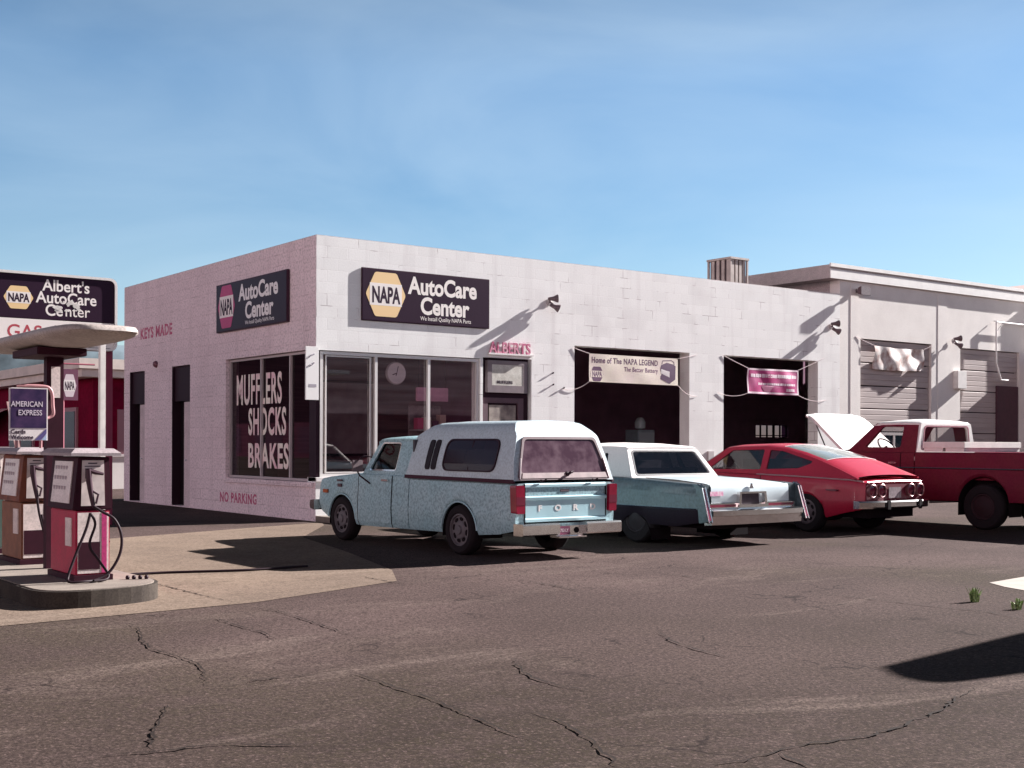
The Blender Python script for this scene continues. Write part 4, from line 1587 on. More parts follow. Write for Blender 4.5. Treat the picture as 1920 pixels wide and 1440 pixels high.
# camper shell
SX = [(0.90, .775), (1.12, .742), (1.30, .688), (1.42, .645), (1.52, .605), (1.585, .56), (1.625, .49), (1.65, .40)]
XS = lambda z: ip(z, SX)
ZT = [(-1.105, .935), (-1.04, 1.18), (-0.975, 1.455), (-0.95, 1.49), (-0.79, 1.622), (-0.74, 1.645), (0.55, 1.648), (0.80, 1.63), (0.90, 1.60), (1.145, 1.47), (1.17, 1.43), (1.235, .935)]
m = MB()
rows = []
for y in sorted(set([a for a, _ in ZT] + list(np.linspace(-0.9, 1.1, 22)))):
    zt_ = ip(y, ZT)
    zz = [0.93] + [z for z in np.linspace(0.96, 1.64, 15)]
    prof = [(XS(min(z, zt_)), min(z, zt_)) for z in zz]
    prof += [(XS(zt_) * 0.6, zt_ + 0.006), (0, zt_ + 0.012)]
    rows.append([(-x, y, z) for x, z in prof] + [(x, y, z) for x, z in reversed(prof[:-1])])
m.loft(rows, cap=False)
shell = m.build('camper_shell', shell_paint, tr, smooth=28)
for sd in (-1, 1):
    fn = lambda u, v, d, sd=sd: (sd * (XS(v) + 0.006 - d), u, v)
    wn = rrect(-0.72, 1.03, 0.40, 1.43, 0.13, 7)

    def dense(loop, k=3):
        out = []
        for i, p in enumerate(loop):
            q = loop[(i + 1) % len(loop)]
            for j in range(k):
                out.append((p[0] + (q[0] - p[0]) * j / k, p[1] + (q[1] - p[1]) * j / k))
        return out
    shrink = lambda lp, c, k: [(c[0] + (u - c[0]) * k[0], c[1] + (v - c[1]) * k[1]) for u, v in lp]
    w1 = plate_part('shell_window', dense(wn), [dense(shrink(wn, (-0.16, 1.23), (0.965, 0.92)))], fn, -0.012, 0.004, dark_trim, shell)
    plate_part('pane', dense(shrink(wn, (-0.16, 1.23), (0.965, 0.92))), [], fn, -0.004, 0.0, mat('shell pane', (0.020, 0.008, 0.014), 0.15, spec=0.2), w1)
    m = MB()
    m.plate([(-0.17, 1.05), (-0.155, 1.05), (-0.155, 1.41), (-0.17, 1.41)], [], fn, -0.010, -0.003)
    m.build('slider_bar', dark_trim, w1)
    for cy in (0.60, 0.735):
        sl = rrect(cy - 0.053, 1.04, cy + 0.053, 1.42, 0.052, 6)
        v1 = plate_part('shell_vent', dense(sl), [], fn, -0.008, 0.004, mat('vent black', (0.015, 0.008, 0.012), 0.5), shell)
    m = MB()
    m.plate([(-1.105, .905), (1.235, .92), (1.232, .965), (-1.10, .95)], [], lambda u, v, d, sd=sd: (sd * (0.783 - d), u, v), 0.0, 0.03)
    m.build('base_rail', mat('rail strip', (0.05, 0.018, 0.03), 0.6), shell)
RY = lambda z: ip(z, [(b_, a_) for a_, b_ in ZT[:4]])
fr = lambda u, v, d: (u, RY(v) - 0.006 + d, v)
wo = rpoly([(-0.715, 0.945), (0.715, 0.945), (0.56, 1.455), (-0.56, 1.455)], 0.05)
wi = rpoly([(-0.665, 1.03), (0.665, 1.03), (0.535, 1.425), (-0.535, 1.425)], 0.05)
rw = plate_part('rear_hatch', wo, [wi], fr, -0.016, 0.0, mat('hatch frame', (0.13, 0.07, 0.08), 0.5, var=0.4, vscale=9), shell)
plate_part('pane', wi, [], fr, -0.006, -0.002, mat('dusty pane', (0.060, 0.030, 0.045), 0.2, spec=0.5, var=0.9, vscale=6, tint=(0.14, 0.09, 0.11), detail=8), rw)
plate_part('hatch_rail', [(-.66, .965), (.66, .965), (.64, 1.027), (-.64, 1.027)], [], fr, -0.022, -0.0165, mat('dusty rail', (0.34, 0.25, 0.25), 0.6, var=0.6, vscale=9), rw)
m = MB()
m.tube([(0.02, -1.125, 1.0), (0.06, -1.14, 1.03), (0.10, -1.13, 1.04)], 0.016)
m.lathe([(0.03, 0), (0.03, 0.02), (0.01, 0.025)], (0.03, -1.098, 1.01), (0, -1, 0.1), 14)
m.build('hatch_handle', dark_trim, rw)
for sd in (-1, 1):
    m = MB()
    m.tube([(sd * 0.69, -1.118, 0.96), (sd * 0.64, -1.06, 1.20)], 0.010)
    m.build('strut', mat('strut', (0.5, 0.42, 0.42), 0.4, metal=0.5), rw)

# ------------------------------------------------------------------ long teal coupe with a white roof
teal = mat('dark teal paint', (0.050, 0.082, 0.098), 0.45, var=0.4, vscale=4, tint=(0.085, 0.112, 0.122), var2=0.55, v2scale=26, coat=0.35)
teal_shade = mat('teal in shade', (0.022, 0.016, 0.024), 0.4, var2=0.3, coat=0.3)  # near black: shade and ground reflection painted onto the lower sides
lid_white = mat('pale deck paint', (0.52, 0.60, 0.63), 0.35, var=0.1, coat=0.3)
vinyl = mat('white vinyl', (0.68, 0.63, 0.61), 0.7, var2=0.22, v2scale=70)
cd = thing('luxury_coupe', 'long dark teal coupe with a pale boot lid and white vinyl roof', 'car', (2.43, -6.62, 0), R(0.5))
B = Body(w=[(-1.25, .97), (-1.0, .99), (0, 1.0), (2.2, 1.0), (3.6, .98), (4.1, .94)],
         zs=[(-1.25, .835), (-1.1, .845), (0.2, .905), (1.5, .92), (2.3, .93), (4.0, .90), (4.1, .86)],
         zt=[(-1.25, .80), (-1.1, .82), (0.2, .90), (1.5, .93), (2.3, .97), (4.0, .93), (4.1, .86)],
         sill=[(-1.25, .34), (-.8, .27), (4.1, .3)], axles=[0.0, 3.09], arch_r=0.34, arch_z=0.06, zm=0.51, edge=0.045)
B.mesh(-1.25, 4.1).build('body', teal, cd, smooth=30)
m = MB()
m.box(-.7, -1.2, .24, .7, 4.0, .55)
B.wells(m)
m.build('underbody', black, cd)
for sd in (-1, 1):
    m = MB()
    m.tube([(sd * (ip(y, B.w) + 0.004), y, 0.515) for y in np.linspace(-1.2, 3.9, 30)], 0.007, 6)
    m.build('side_moulding', chrome, cd)
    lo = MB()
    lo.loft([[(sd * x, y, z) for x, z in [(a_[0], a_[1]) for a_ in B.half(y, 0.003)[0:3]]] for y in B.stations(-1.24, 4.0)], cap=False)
    lo.build('lower_shade', teal_shade, cd, smooth=30)
    dr = B.skin(0.95, 2.35, 3, 6, 0.004, sd).build('door', teal, cd, smooth=40)
    B.groove(0.94, 0.003, sd, 0.008).build('door_gap', black, dr)
    m = MB()
    m.box(sd * 0.985, 1.05, 0.78, sd * 1.01, 1.22, 0.81)
    m.build('handle', chrome, dr)
    m = MB()
    rows = []
    for y, z0, z1, o in ((-1.27, .835, .37, 0.0), (-1.33, .80, .34, 0.0), (-1.36, .60, .33, 0), (-1.30, .36, .36, 0)):
        pass
    m.loft([[(sd * .925, -1.22, .845), (sd * .975, -1.22, .845), (sd * .975, -1.12, .83), (sd * .925, -1.12, .83)],
            [(sd * .925, -1.30, .80), (sd * .975, -1.30, .80), (sd * .975, -1.18, .78), (sd * .925, -1.18, .78)],
            [(sd * .935, -1.44, .36), (sd * .985, -1.44, .36), (sd * .985, -1.25, .33), (sd * .935, -1.25, .33)]], closed=True)
    bl = m.build('tail_fin', teal, cd, bevel=0.008)
    m = MB()
    m.tube([(sd * .924, -1.225, .85), (sd * .924, -1.31, .80), (sd * .934, -1.452, .35)], 0.009, 8)
    m.tube([(sd * .978, -1.225, .85), (sd * .978, -1.31, .80), (sd * .99, -1.452, .35)], 0.007, 8)
    m.build('fin_trim', chrome, bl)
    m = MB()
    m.loft([[(sd * .935, -1.305, .79), (sd * .968, -1.305, .79), (sd * .968, -1.295, .79), (sd * .935, -1.295, .79)],
            [(sd * .943, -1.446, .38), (sd * .976, -1.446, .38), (sd * .976, -1.436, .38), (sd * .943, -1.436, .38)]], closed=True)
    m.build('fin_lens', lens_red, bl)
# boot lid
m = MB()
prof = [(-0.02, .915), (-0.6, .90), (-1.12, .862), (-1.20, .850), (-1.245, .83), (-1.262, .80), (-1.272, .60), (-1.262, .585)]
rows = []
for x in np.linspace(-0.77, 0.77, 13):
    k = 1 - (abs(x) / 0.77) ** 4
    rows.append([(x, y, z - (1 - k) * 0.018 * (1 if z > .84 else 0)) for y, z in prof])
m.loft(rows, cap=False)
lid = m.build('boot_lid', lid_white, cd, smooth=40)
for sd in (-1, 1):
    m = MB()
    m.tube([(sd * .772, y, z + .001) for y, z in [(-0.02, .898), (-0.6, .884), (-1.12, .846), (-1.20, .834), (-1.245, .815)]], 0.005, 5)
    m.build('lid_gap', black, lid)
# lower tail panel with slit lamps
m = MB()
m.box(-0.88, -1.29, .515, .88, -1.2505, .583)
tp = m.build('tail_panel', chrome, cd)
for xa, xb in ((-0.84, -0.32), (0.34, 0.84)):
    m = MB()
    m.box(xa, -1.296, .535, xb, -1.2905, .570)
    m.build('tail_slit', lens_dk, tp)
# licence plate in its raised frame
m = MB()
m.plate([(-.30, .53), (.27, .53), (.24, .735), (-.28, .735)], [[(-.255, .565), (.215, .565), (.20, .71), (-.245, .71)]], FRONT(-1.33), 0, 0.055)
pf = m.build('plate_frame', chrome, cd)
plate_part('licence_plate', [(-.255, .565), (.13, .565), (.12, .71), (-.245, .71)], [], FRONT(-1.30), 0, 0.01, mat('dark plate', (0.05, 0.035, 0.045), 0.5, var=0.6, vscale=14), pf)
m = MB()
m.loft([[(-0.035, -1.285, .775), (0.035, -1.285, .775), (0.035, -1.27, .775), (-0.035, -1.27, .775)],
        [(-0.012, -1.285, .845), (0.012, -1.285, .845), (0.012, -1.27, .845), (-0.012, -1.27, .845)]], closed=True)
m.build('boot_emblem', mat('emblem', (0.3, 0.26, 0.26), 0.3, metal=0.8), lid)
st = plate_part('sticker', [(-.80, .685), (-.55, .685), (-.55, .745), (-.80, .745)], [], FRONT(-1.279), 0, 0.004, mat('pink sticker', (0.66, 0.25, 0.42), 0.5, var=0.8, vscale=30, tint=(0.8, 0.7, 0.72)), lid)
# bumper
m = MB()
prof = [(-1.26, .515), (-1.44, .512), (-1.475, .495), (-1.475, .43), (-1.46, .42), (-1.44, .31), (-1.26, .30)]
rows = []
for x in np.linspace(-0.89, 0.89, 15):
    o = 0.05 * (abs(x) / 0.89) ** 3
    rows.append([(x, y + o * (1 if y < -1.3 else 0), z) for y, z in prof])
m.loft(rows, closed=True)
m.build('rear_bumper', chrome, cd, smooth=25)
# greenhouse
XC2 = lambda z: 0.87 - (z - .90) * 0.42
for sd in (-1, 1):
    fn = lambda u, v, d, sd=sd: (sd * (XC2(v) - d), u, v)
    ow = rpoly([(.74, 1.0), (.90, 1.0), (.90, 1.24), (.82, 1.24)], 0.03)
    dw = rpoly([(1.02, .97), (2.12, .97), (1.72, 1.27), (1.02, 1.27)], 0.03)
    plate_part('roof_side', [(.18, .89), (2.36, .925), (1.80, 1.31), (.50, 1.31)], [ow, dw], fn, 0, 0.05, vinyl, cd)
    plate_part('side_glass', dw, [], fn, 0.02, 0.024, car_glass, cd)
    plate_part('side_glass', ow, [], fn, 0.02, 0.024, dark_glass, cd)
m = MB()
rows = []
for y, z0, zc in ((.44, 1.29, 1.335), (.50, 1.31, 1.365), (.8, 1.318, 1.385), (1.3, 1.318, 1.395), (1.7, 1.312, 1.375), (1.84, 1.29, 1.335)):
    xe = XC2(1.31) + 0.004
    prof = [(xe, z0 - 0.012), (xe - 0.015, z0 + 0.02), (xe * 0.85, z0 + 0.6 * (zc - z0)), (xe * 0.45, zc - 0.006), (0, zc)]
    rows.append([(-x, y, z) for x, z in prof] + [(x, y, z) for x, z in reversed(prof[:-1])])
m.loft(rows)
m.build('roof', vinyl, cd, smooth=40)
RW = lambda v: .16 + (v - .89) * 0.70
fn = lambda u, v, d: (u, RW(v) + d, v)
ro = [(-.87, .895), (.87, .895), (.695, 1.315), (-.695, 1.315)]
ri = rpoly([(-.745, .945), (.745, .945), (.625, 1.265), (-.625, 1.265)], 0.05)
plate_part('rear_pillar', ro, [ri], fn, 0, 0.05, vinyl, cd)
plate_part('rear_window', ri, [], fn, 0.012, 0.016, glass_mat('rear glass', (0.55, 0.52, 0.55), 0.20), cd)
plate_part('window_trim', rpoly([(-.77, .925), (.77, .925), (.645, 1.285), (-.645, 1.285)], 0.05), [ri], fn, -0.006, 0.002, chrome, cd)
m = MB()
m.face([(-.80, 2.34, .95), (.80, 2.34, .95), (.68, 1.83, 1.30), (-.68, 1.83, 1.30)])
m.build('windshield', car_glass, cd)
m = MB()
m.box(-.80, .30, .60, .80, .62, .935)
m.box(-.78, .5, .5, .78, .75, 1.02)
m.box(-.75, 1.25, .5, -.08, 1.45, 1.12)
m.box(.08, 1.25, .5, .75, 1.45, 1.12)
m.box(-.80, 2.1, .7, .80, 2.35, .98)
m.build('interior', mat('coupe interior', (0.22, 0.21, 0.23), 0.8, var=0.8, vscale=5), cd)
for sd in (-1, 1):
    for y in (0.0, 3.09):
        wheel(cd, sd * 0.86, y, 0.345, 0.2, 'disc', sd, mat('wheel cover', (0.035, 0.028, 0.032), 0.6), 0.20)

# ------------------------------------------------------------------ red fastback
red = mat('faded red paint', (0.39, 0.012, 0.042), 0.42, var=0.3, vscale=2.5, tint=(0.31, 0.012, 0.03), var2=0.2, v2scale=40, coat=0.18, spec=0.3)
rd = thing('fastback_coupe', 'red fastback coupe with round tail lamps and a chrome bumper', 'car', (5.98, -6.55, 0), R(1.0))
B = Body(w=[(-1.02, .72), (-.85, .80), (-.4, .865), (.5, .89), (2.4, .89), (3.5, .86), (3.95, .78)],
         zs=[(-1.02, .80), (-.8, .83), (-.3, .85), (.3, .87), (1.2, .89), (2.4, .91), (3.5, .86), (3.95, .72)],
         zt=[(-1.02, .82), (-.8, .86), (-.3, .87), (.3, .88), (1.2, .90), (2.4, .96), (3.5, .92), (3.95, .74)],
         sill=[(-1.02, .40), (-.7, .33), (-.4, .25), (3.2, .24), (3.95, .36)], axles=[0.0, 2.90], arch_r=0.37, arch_z=0.22, zm=0.50, edge=0.03)
B.mesh(-1.02, 3.95).build('body', red, rd, smooth=30)
m = MB()
m.box(-.6, -.95, .25, .6, 3.8, .58)
B.wells(m)
m.build('underbody', black, rd)
for sd in (-1, 1):
    dr = B.skin(.92, 2.35, 1, 6, 0.004, sd, zlow=0.30).build('door', red, rd, smooth=40)
    for yy in (.91, 2.36):
        B.groove(yy, 0.0025, sd, 0.007).build('door_gap', black, dr)
    m = MB()
    m.box(sd * .872, 1.0, .78, sd * .897, 1.16, .805)
    m.build('handle', chrome, dr)
for sd in (-1, 1):
    m = MB()
    m.tube([(sd * (ip(y, B.w) * .945 + .012), y, ip(y, B.zs) + .004) for y in np.linspace(-.99, 1.0, 22)], 0.011, 6)
    m.build('belt_trim', mat('pink chrome', (0.72, 0.52, 0.54), 0.3, metal=0.6), rd)
m = MB()
m.tube([(x, -1.035, .802 + .012 * (1 - (x / .68) ** 2)) for x in np.linspace(-.68, .68, 14)], 0.012, 6)
m.build('deck_trim', MATS['pink chrome'], rd)
XF = lambda z: 0.785 - (z - .86) * 0.36
TOPF = [(-.93, .865), (-.55, 1.0), (-.2, 1.115), (.2, 1.225), (.6, 1.305), (1.0, 1.34), (1.7, 1.33), (1.85, 1.31)]
for sd in (-1, 1):
    fn = lambda u, v, d, sd=sd: (sd * (XF(v) - d), u, v)
    dw = rpoly([(1.02, .965), (2.18, .95), (1.72, 1.275), (1.02, 1.29)], 0.03)
    qw = rpoly([(.90, .97), (.90, 1.285), (.62, 1.265), (-.02, 1.105), (.02, 1.07), (.25, .995)], 0.03)
    plate_part('roof_side', [(-.93, .845), (2.5, .90), (2.46, .93)] + list(reversed(TOPF)), [dw, qw], fn, 0, 0.04, red, rd)
    plate_part('side_glass', dw, [], fn, 0.015, 0.019, car_glass, rd)
    plate_part('side_glass', qw, [], fn, 0.015, 0.019, car_glass, rd)
m = MB()
rows = []
CR = lambda y: 0.045 + 0.012 * math.sin(max(0, min(1, (y + .9) / 2.7)) * math.pi)
ys = sorted(set([a for a, _ in TOPF] + list(np.linspace(-.93, 1.85, 24))))


def fast_row(y, off=0.0, k=1.0):
    z = ip(y, TOPF)
    xe = XF(z) * k
    c = CR(y)
    pr = [(xe, z - 0.004 + off), (xe * .93, z + c * .35 + off), (xe * .6, z + c * .8 + off), (xe * .3, z + c * .96 + off), (0, z + c + off)]
    return [(-x, y, zz) for x, zz in pr] + [(x, y, zz) for x, zz in reversed(pr[:-1])]


for y in ys:
    rows.append(fast_row(y))
m.loft(rows, cap=False)
m.build('roof', red, rd, smooth=40)
m = MB()
m.loft([fast_row(y, 0.007, 0.93) for y in np.linspace(-.22, .66, 12)], cap=False)
hg = m.build('hatch_glass', mat('hatch glass', (0.30, 0.34, 0.33), 0.10, spec=0.8, coat=0.6, var=0.5, vscale=3, tint=(0.16, 0.2, 0.2)), rd, smooth=50)
m = MB()
fr0, fr1 = fast_row(-.23, 0.009, 0.94), fast_row(.67, 0.009, 0.94)
m.tube(fr1, 0.006, 6)
m.tube(fr0, 0.006, 6)
for sd in (0, -1):
    m.tube([fast_row(y, 0.009, 0.935)[sd] for y in np.linspace(-.23, .67, 10)], 0.009, 6)
m.build('glass_trim', mat('glass trim', (0.30, 0.10, 0.12), 0.6), hg)
m = MB()
m.face([(-.76, 2.47, .95), (.76, 2.47, .95), (.62, 1.86, 1.315), (-.62, 1.86, 1.315)])
m.build('windshield', car_glass, rd)
m = MB()
m.box(-.62, .65, .5, .62, .85, 1.0)
m.box(-.66, 1.3, .5, -.1, 1.48, 1.13)
m.box(.1, 1.3, .5, .66, 1.48, 1.13)
m.box(-.70, 2.15, .7, .70, 2.45, .97)
m.lathe([(0.17, -0.012), (0.185, 0), (0.17, 0.012)], (-.36, 2.0, .98), (0, -.85, .5), 20, cap=False)
m.build('interior', mat('fastback interior', (0.05, 0.025, 0.03), 0.8), rd)
# tail panel, lamps, plate, bumper
m = MB()
m.plate(rpoly([(-.705, .50), (.705, .50), (.70, .775), (-.70, .775)], 0.04), [], FRONT(-1.035), 0, 0.02)
tp = m.build('tail_panel', mat('tail panel red', (0.12, 0.004, 0.02), 0.5), rd)
for x in (-.60, -.37, .37, .60):
    m = MB()
    m.lathe([(0.098, 0.0), (0.105, 0.05), (0.092, 0.058), (0.082, 0.045)], (x, -1.035, .672), (0, -1, 0), 26, cap=False)
    rg = m.build('tail_light', mat('lamp ring', (0.22, 0.09, 0.10), 0.35, metal=0.5), rd, smooth=40)
    m = MB()
    m.lathe([(0.083, 0.02), (0.08, 0.035), (0.05, 0.044), (0.048, 0.04), (0.001, 0.045)], (x, -1.035, .672), (0, -1, 0), 26)
    m.build('lens', lens_dk, rg, smooth=30)
plate_part('licence_plate', [(-.16, .555), (.15, .555), (.15, .72), (-.16, .72)], [], FRONT(-1.05), 0, 0.008, mat('pale plate', (0.24, 0.18, 0.20), 0.5, var=0.8, vscale=30), rd)
m = MB()
prof = [(-1.10, .525), (-1.19, .52), (-1.21, .50), (-1.21, .43), (-1.19, .405), (-1.10, .40)]
rows = []
for x in np.linspace(-.89, .89, 17):
    o = 0.16 * (abs(x) / .89) ** 4
    rows.append([(x, y + o, z) for y, z in prof])
m.loft(rows, closed=True)
bp = m.build('rear_bumper', chrome, rd, smooth=25)
for x in (-.40, .40):
    m = MB()
    m.box(x - .045, -1.235, .385, x + .045, -1.211, .53)
    m.build('bumper_guard', rubber, bp, bevel=0.01)
m = MB()
for x in (-.6, .6):
    m.box(x - .04, -1.11, .42, x + .04, -1.0, .50)
m.build('bumper_bracket', black, bp)
m = MB()
m.box(-.893 - .0, -.62, .665, -.835, -.42, .685)
m.build('badge', mat('fastback badge', (0.12, 0.02, 0.04), 0.4), rd)
for sd in (-1, 1):
    for y in (0.0, 2.90):
        wheel(rd, sd * .755, y, 0.325, 0.2, 'slots', sd, mat('dark rim', (0.10, 0.07, 0.08), 0.5), 0.19)

# ------------------------------------------------------------------ maroon pickup with its bonnet up
maroon = mat('dull maroon paint', (0.145, 0.005, 0.028), 0.65, var=0.5, vscale=1.6, tint=(0.16, 0.03, 0.03), var2=0.3, v2scale=28, coat=0.0, spec=0.2)
two_tone = mat('off white paint', (0.70, 0.68, 0.66), 0.5, var=0.2)
pk = thing('maroon_pickup', 'maroon pickup with a white cab back and its pale bonnet raised', 'pickup', (8.80, -7.88, 0), R(0))
B = Body(w=[(-2.35, .92), (1.3, .93), (3.3, .93), (3.95, .90)],
         zs=[(-2.35, 1.25), (3.0, 1.25), (3.95, 1.17)], zt=[(-2.35, 1.25), (2.7, 1.255), (2.72, 1.20), (3.95, 1.15)],
         sill=[(-2.35, .50), (-.8, .46), (3.5, .42), (3.95, .5)], axles=[0.0, 3.12], arch_r=0.46, arch_z=0.40, zm=0.72, edge=0.05)
B.mesh(1.30, 3.95).build('body', maroon, pk, smooth=30)
# open bed
m = MB()
rows = []
for y in B.stations(-2.35, 1.28):
    h = B.half(y)[:8]
    inner = [(h[-1][0] - .05, 1.245), (h[-1][0] - .055, 1.20), (h[-1][0] - .06, .80), (0, .795)]
    hh = h + inner
    rows.append([(-x, y, z) for x, z in hh] + [(x, y, z) for x, z in reversed(hh[:-1])])
m.loft(rows, cap=False)
m.plate([(-.90, .55), (.90, .55), (.90, 1.24), (-.90, 1.24)], [], FRONT(-2.35), 0, .04)
m.plate([(-.90, .55), (.90, .55), (.90, 1.22), (-.90, 1.22)], [], FRONT(1.24), 0, .035)
bed = m.build('bed', maroon, pk, smooth=30)
m = MB()
m.box(-.62, -2.2, .42, .62, 3.8, .78)
B.wells(m)
m.build('underbody', black, pk)
for sd in (-1, 1):
    m = MB()
    m.tube([(sd * (ip(y, B.w) * .993 + .004), y, 0.985) for y in np.linspace(-2.3, 3.8, 24)], 0.010, 6)
    m.build('side_moulding', chrome, pk)
    dr = B.skin(1.58, 2.68, 1, 6, 0.004, sd, zlow=.5).build('door', maroon, pk, smooth=40)
    for yy in (1.57, 2.69):
        B.groove(yy, 0.0025, sd, 0.008).build('door_gap', black, dr)
    m = MB()
    m.box(sd * .915, 1.64, 1.05, sd * .945, 1.80, 1.08)
    m.build('handle', chrome, dr)
XP = lambda z: .87 - (z - 1.25) * .30
for sd in (-1, 1):
    fn = lambda u, v, d, sd=sd: (sd * (XP(v) - d), u, v)
    dw = rpoly([(1.62, 1.33), (2.36, 1.33), (2.06, 1.69), (1.62, 1.69)], .04)
    plate_part('cab_side', [(1.30, 1.24), (2.78, 1.24), (2.70, 1.28), (2.20, 1.75), (1.33, 1.75)], [dw], fn, 0, .06, maroon, pk)
    plate_part('side_glass', dw, [], fn, .03, .034, glass_mat('clear glass', (.85, .83, .83), .02), pk)
m = MB()
rows = []
for y, z0, zc in ((1.29, 1.72, 1.76), (1.33, 1.748, 1.80), (1.7, 1.755, 1.83), (2.1, 1.75, 1.81), (2.24, 1.72, 1.76)):
    xe = XP(1.75) + .012
    pr = [(xe, z0 - .03), (xe, z0), (xe - .04, z0 + .025), (xe * .5, zc - .008), (0, zc)]
    rows.append([(-x, y, z) for x, z in pr] + [(x, y, z) for x, z in reversed(pr[:-1])])
m.loft(rows)
m.build('cab_roof', two_tone, pk, smooth=40)
ri = rpoly([(-.67, 1.335), (.67, 1.335), (.62, 1.685), (-.62, 1.685)], .07)
rp = plate_part('cab_back', [(-.86, 1.24), (.86, 1.24), (.72, 1.745), (-.72, 1.745)], [ri], FRONT(1.285), 0, .05, two_tone, pk)
plate_part('rear_window', ri, [], FRONT(1.31), 0, .004, MATS['clear glass'], rp)
plate_part('window_seal', rpoly([(-.695, 1.31), (.695, 1.31), (.645, 1.71), (-.645, 1.71)], .08), [ri], FRONT(1.278), 0, .006, mat('seal', (.22, .06, .09), .6), rp)
m = MB()
m.box(-.80, 1.345, .8, .80, 1.55, 1.36)
m.box(-.82, 2.42, .95, .82, 2.72, 1.29)
m.lathe([(.20, -.014), (.215, 0), (.20, .014)], (-.40, 2.22, 1.33), (0, -.75, .65), 22, cap=False)
m.tube([(-.40, 2.23, 1.33), (-.40, 2.5, 1.18)], .03)
m.build('interior', mat('pickup interior', (.06, .035, .04), .8), pk)
m = MB()
m.face([(-.83, 2.72, 1.27), (.83, 2.72, 1.27), (.72, 2.21, 1.735), (-.72, 2.21, 1.735)])
m.build('windshield', MATS['clear glass'], pk)
# raised bonnet and the dark engine bay below it
a = R(39)
hin = Vector((0, 2.86, 1.275))
hp = lambda x, t, n: (x, hin.y + t * math.cos(a) + n * -math.sin(a), hin.z + t * math.sin(a) + n * math.cos(a))
m = MB()
rows = []
for t in np.linspace(0, 1.12, 9):
    xe = .80 - .06 * (t / 1.12) ** 2
    c = .035
    e = -.06 * max(0, (t - .95) / .17)
    pr = [(xe, -.05 + e), (xe, e), (xe * .8, c * .5 + e), (xe * .68, c * .55 + .022 + e), (xe * .55, c * .7 + e), (0, c + e)]
    rows.append([hp(-x, t, n) for x, n in pr] + [hp(x, t, n) for x, n in reversed(pr[:-1])])
m.loft(rows, cap=False)
m.loft([[hp(x * .98, t, -.05) for x in (-.80, 0, .80)] for t in (0, 1.10)], cap=False)
hd = m.build('bonnet', two_tone, pk, smooth=30)
m = MB()
m.box(-.74, 2.76, .80, .74, 3.82, 1.262)
m.build('engine_bay', black, pk)
m = MB()
m.tube([(-.70, 3.30, 1.22), (-.70, 3.62, 1.83)], .012)
m.build('prop_rod', dark_trim, hd)
for sd in (-1, 1):
    m = MB()
    m.plate([(sd * .78, .78), (sd * .91, .78), (sd * .91, 1.08), (sd * .78, 1.08)], [], FRONT(-2.37), 0, .03)
    m.build('tail_light', lens_red, pk)
    for y in (0, 3.12):
        wheel(pk, sd * .80, y, .37, .22, 'disc', sd, mat('dark hub', (.035, .018, .022), .7), .21)
m = MB()
m.loft([[(x, y, z) for y, z in ((-2.37, .52), (-2.52, .53), (-2.53, .62), (-2.37, .63))] for x in (-.93, .93)], closed=True)
m.build('rear_bumper', chrome, pk)
ld = thing('lit_rail_slabs', 'white slabs standing in for the sunlit far bed rail of the maroon pickup', 'bed rail', (8.66, -7.15, 1.26))
m = MB()  # white slabs take the place of the sunlit far bed rail
m.box(-.80, -.42, .062, .86, .38, .165)
m.build('upper_slab', mat('rail slab white', (.76, .72, .68), .7, var=.2), ld, bevel=.006)
m = MB()
for y0, y1 in ((-.40, -.05), (.0, .36)):
    m.box(-.78, y0, .003, .84, y1, .060)
m.build('lower_slab', mat('rail slab white', (0, 0, 0)), ld)


# ------------------------------------------------------------------ pump island
isl = thing('pump_island', 'raised concrete pump island with a dark worn kerb', 'kerb', (-6.72, -6.0, 0))
m = MB()
loop = rpoly([(-.62, -3.30), (.53, -3.12), (.53, 5.0), (-.62, 5.0)], 0.55, 8)
m.plate(loop, [], FLAT(0), 0.0, 0.142)
m.build('kerb', mat('island kerb', (0.040, 0.032, 0.028), 0.95, var=0.5, vscale=3, tint=(0.09, 0.075, 0.06), var2=0.4), isl)
m = MB()
loop2 = rpoly([(-.59, -3.26), (.50, -3.09), (.50, 4.97), (-.59, 4.97)], 0.53, 8)
m.plate(loop2, [], FLAT(0.1425), 0.0, 0.008)
m.build('top', concrete2, isl)

pump_white = mat('pump white', (0.78, 0.66, 0.62), 0.5, var=0.4, vscale=8, var2=0.3, v2scale=50)
pump_red = mat('pump red', (0.44, 0.008, 0.055), 0.5, var=0.6, vscale=5, tint=(0.26, 0.012, 0.035), var2=0.3, v2scale=45)
pump_dark = mat('pump dark', (0.040, 0.009, 0.018), 0.6, var=0.4)
hose_m = mat('hose rubber', (0.022, 0.012, 0.016), 0.5)


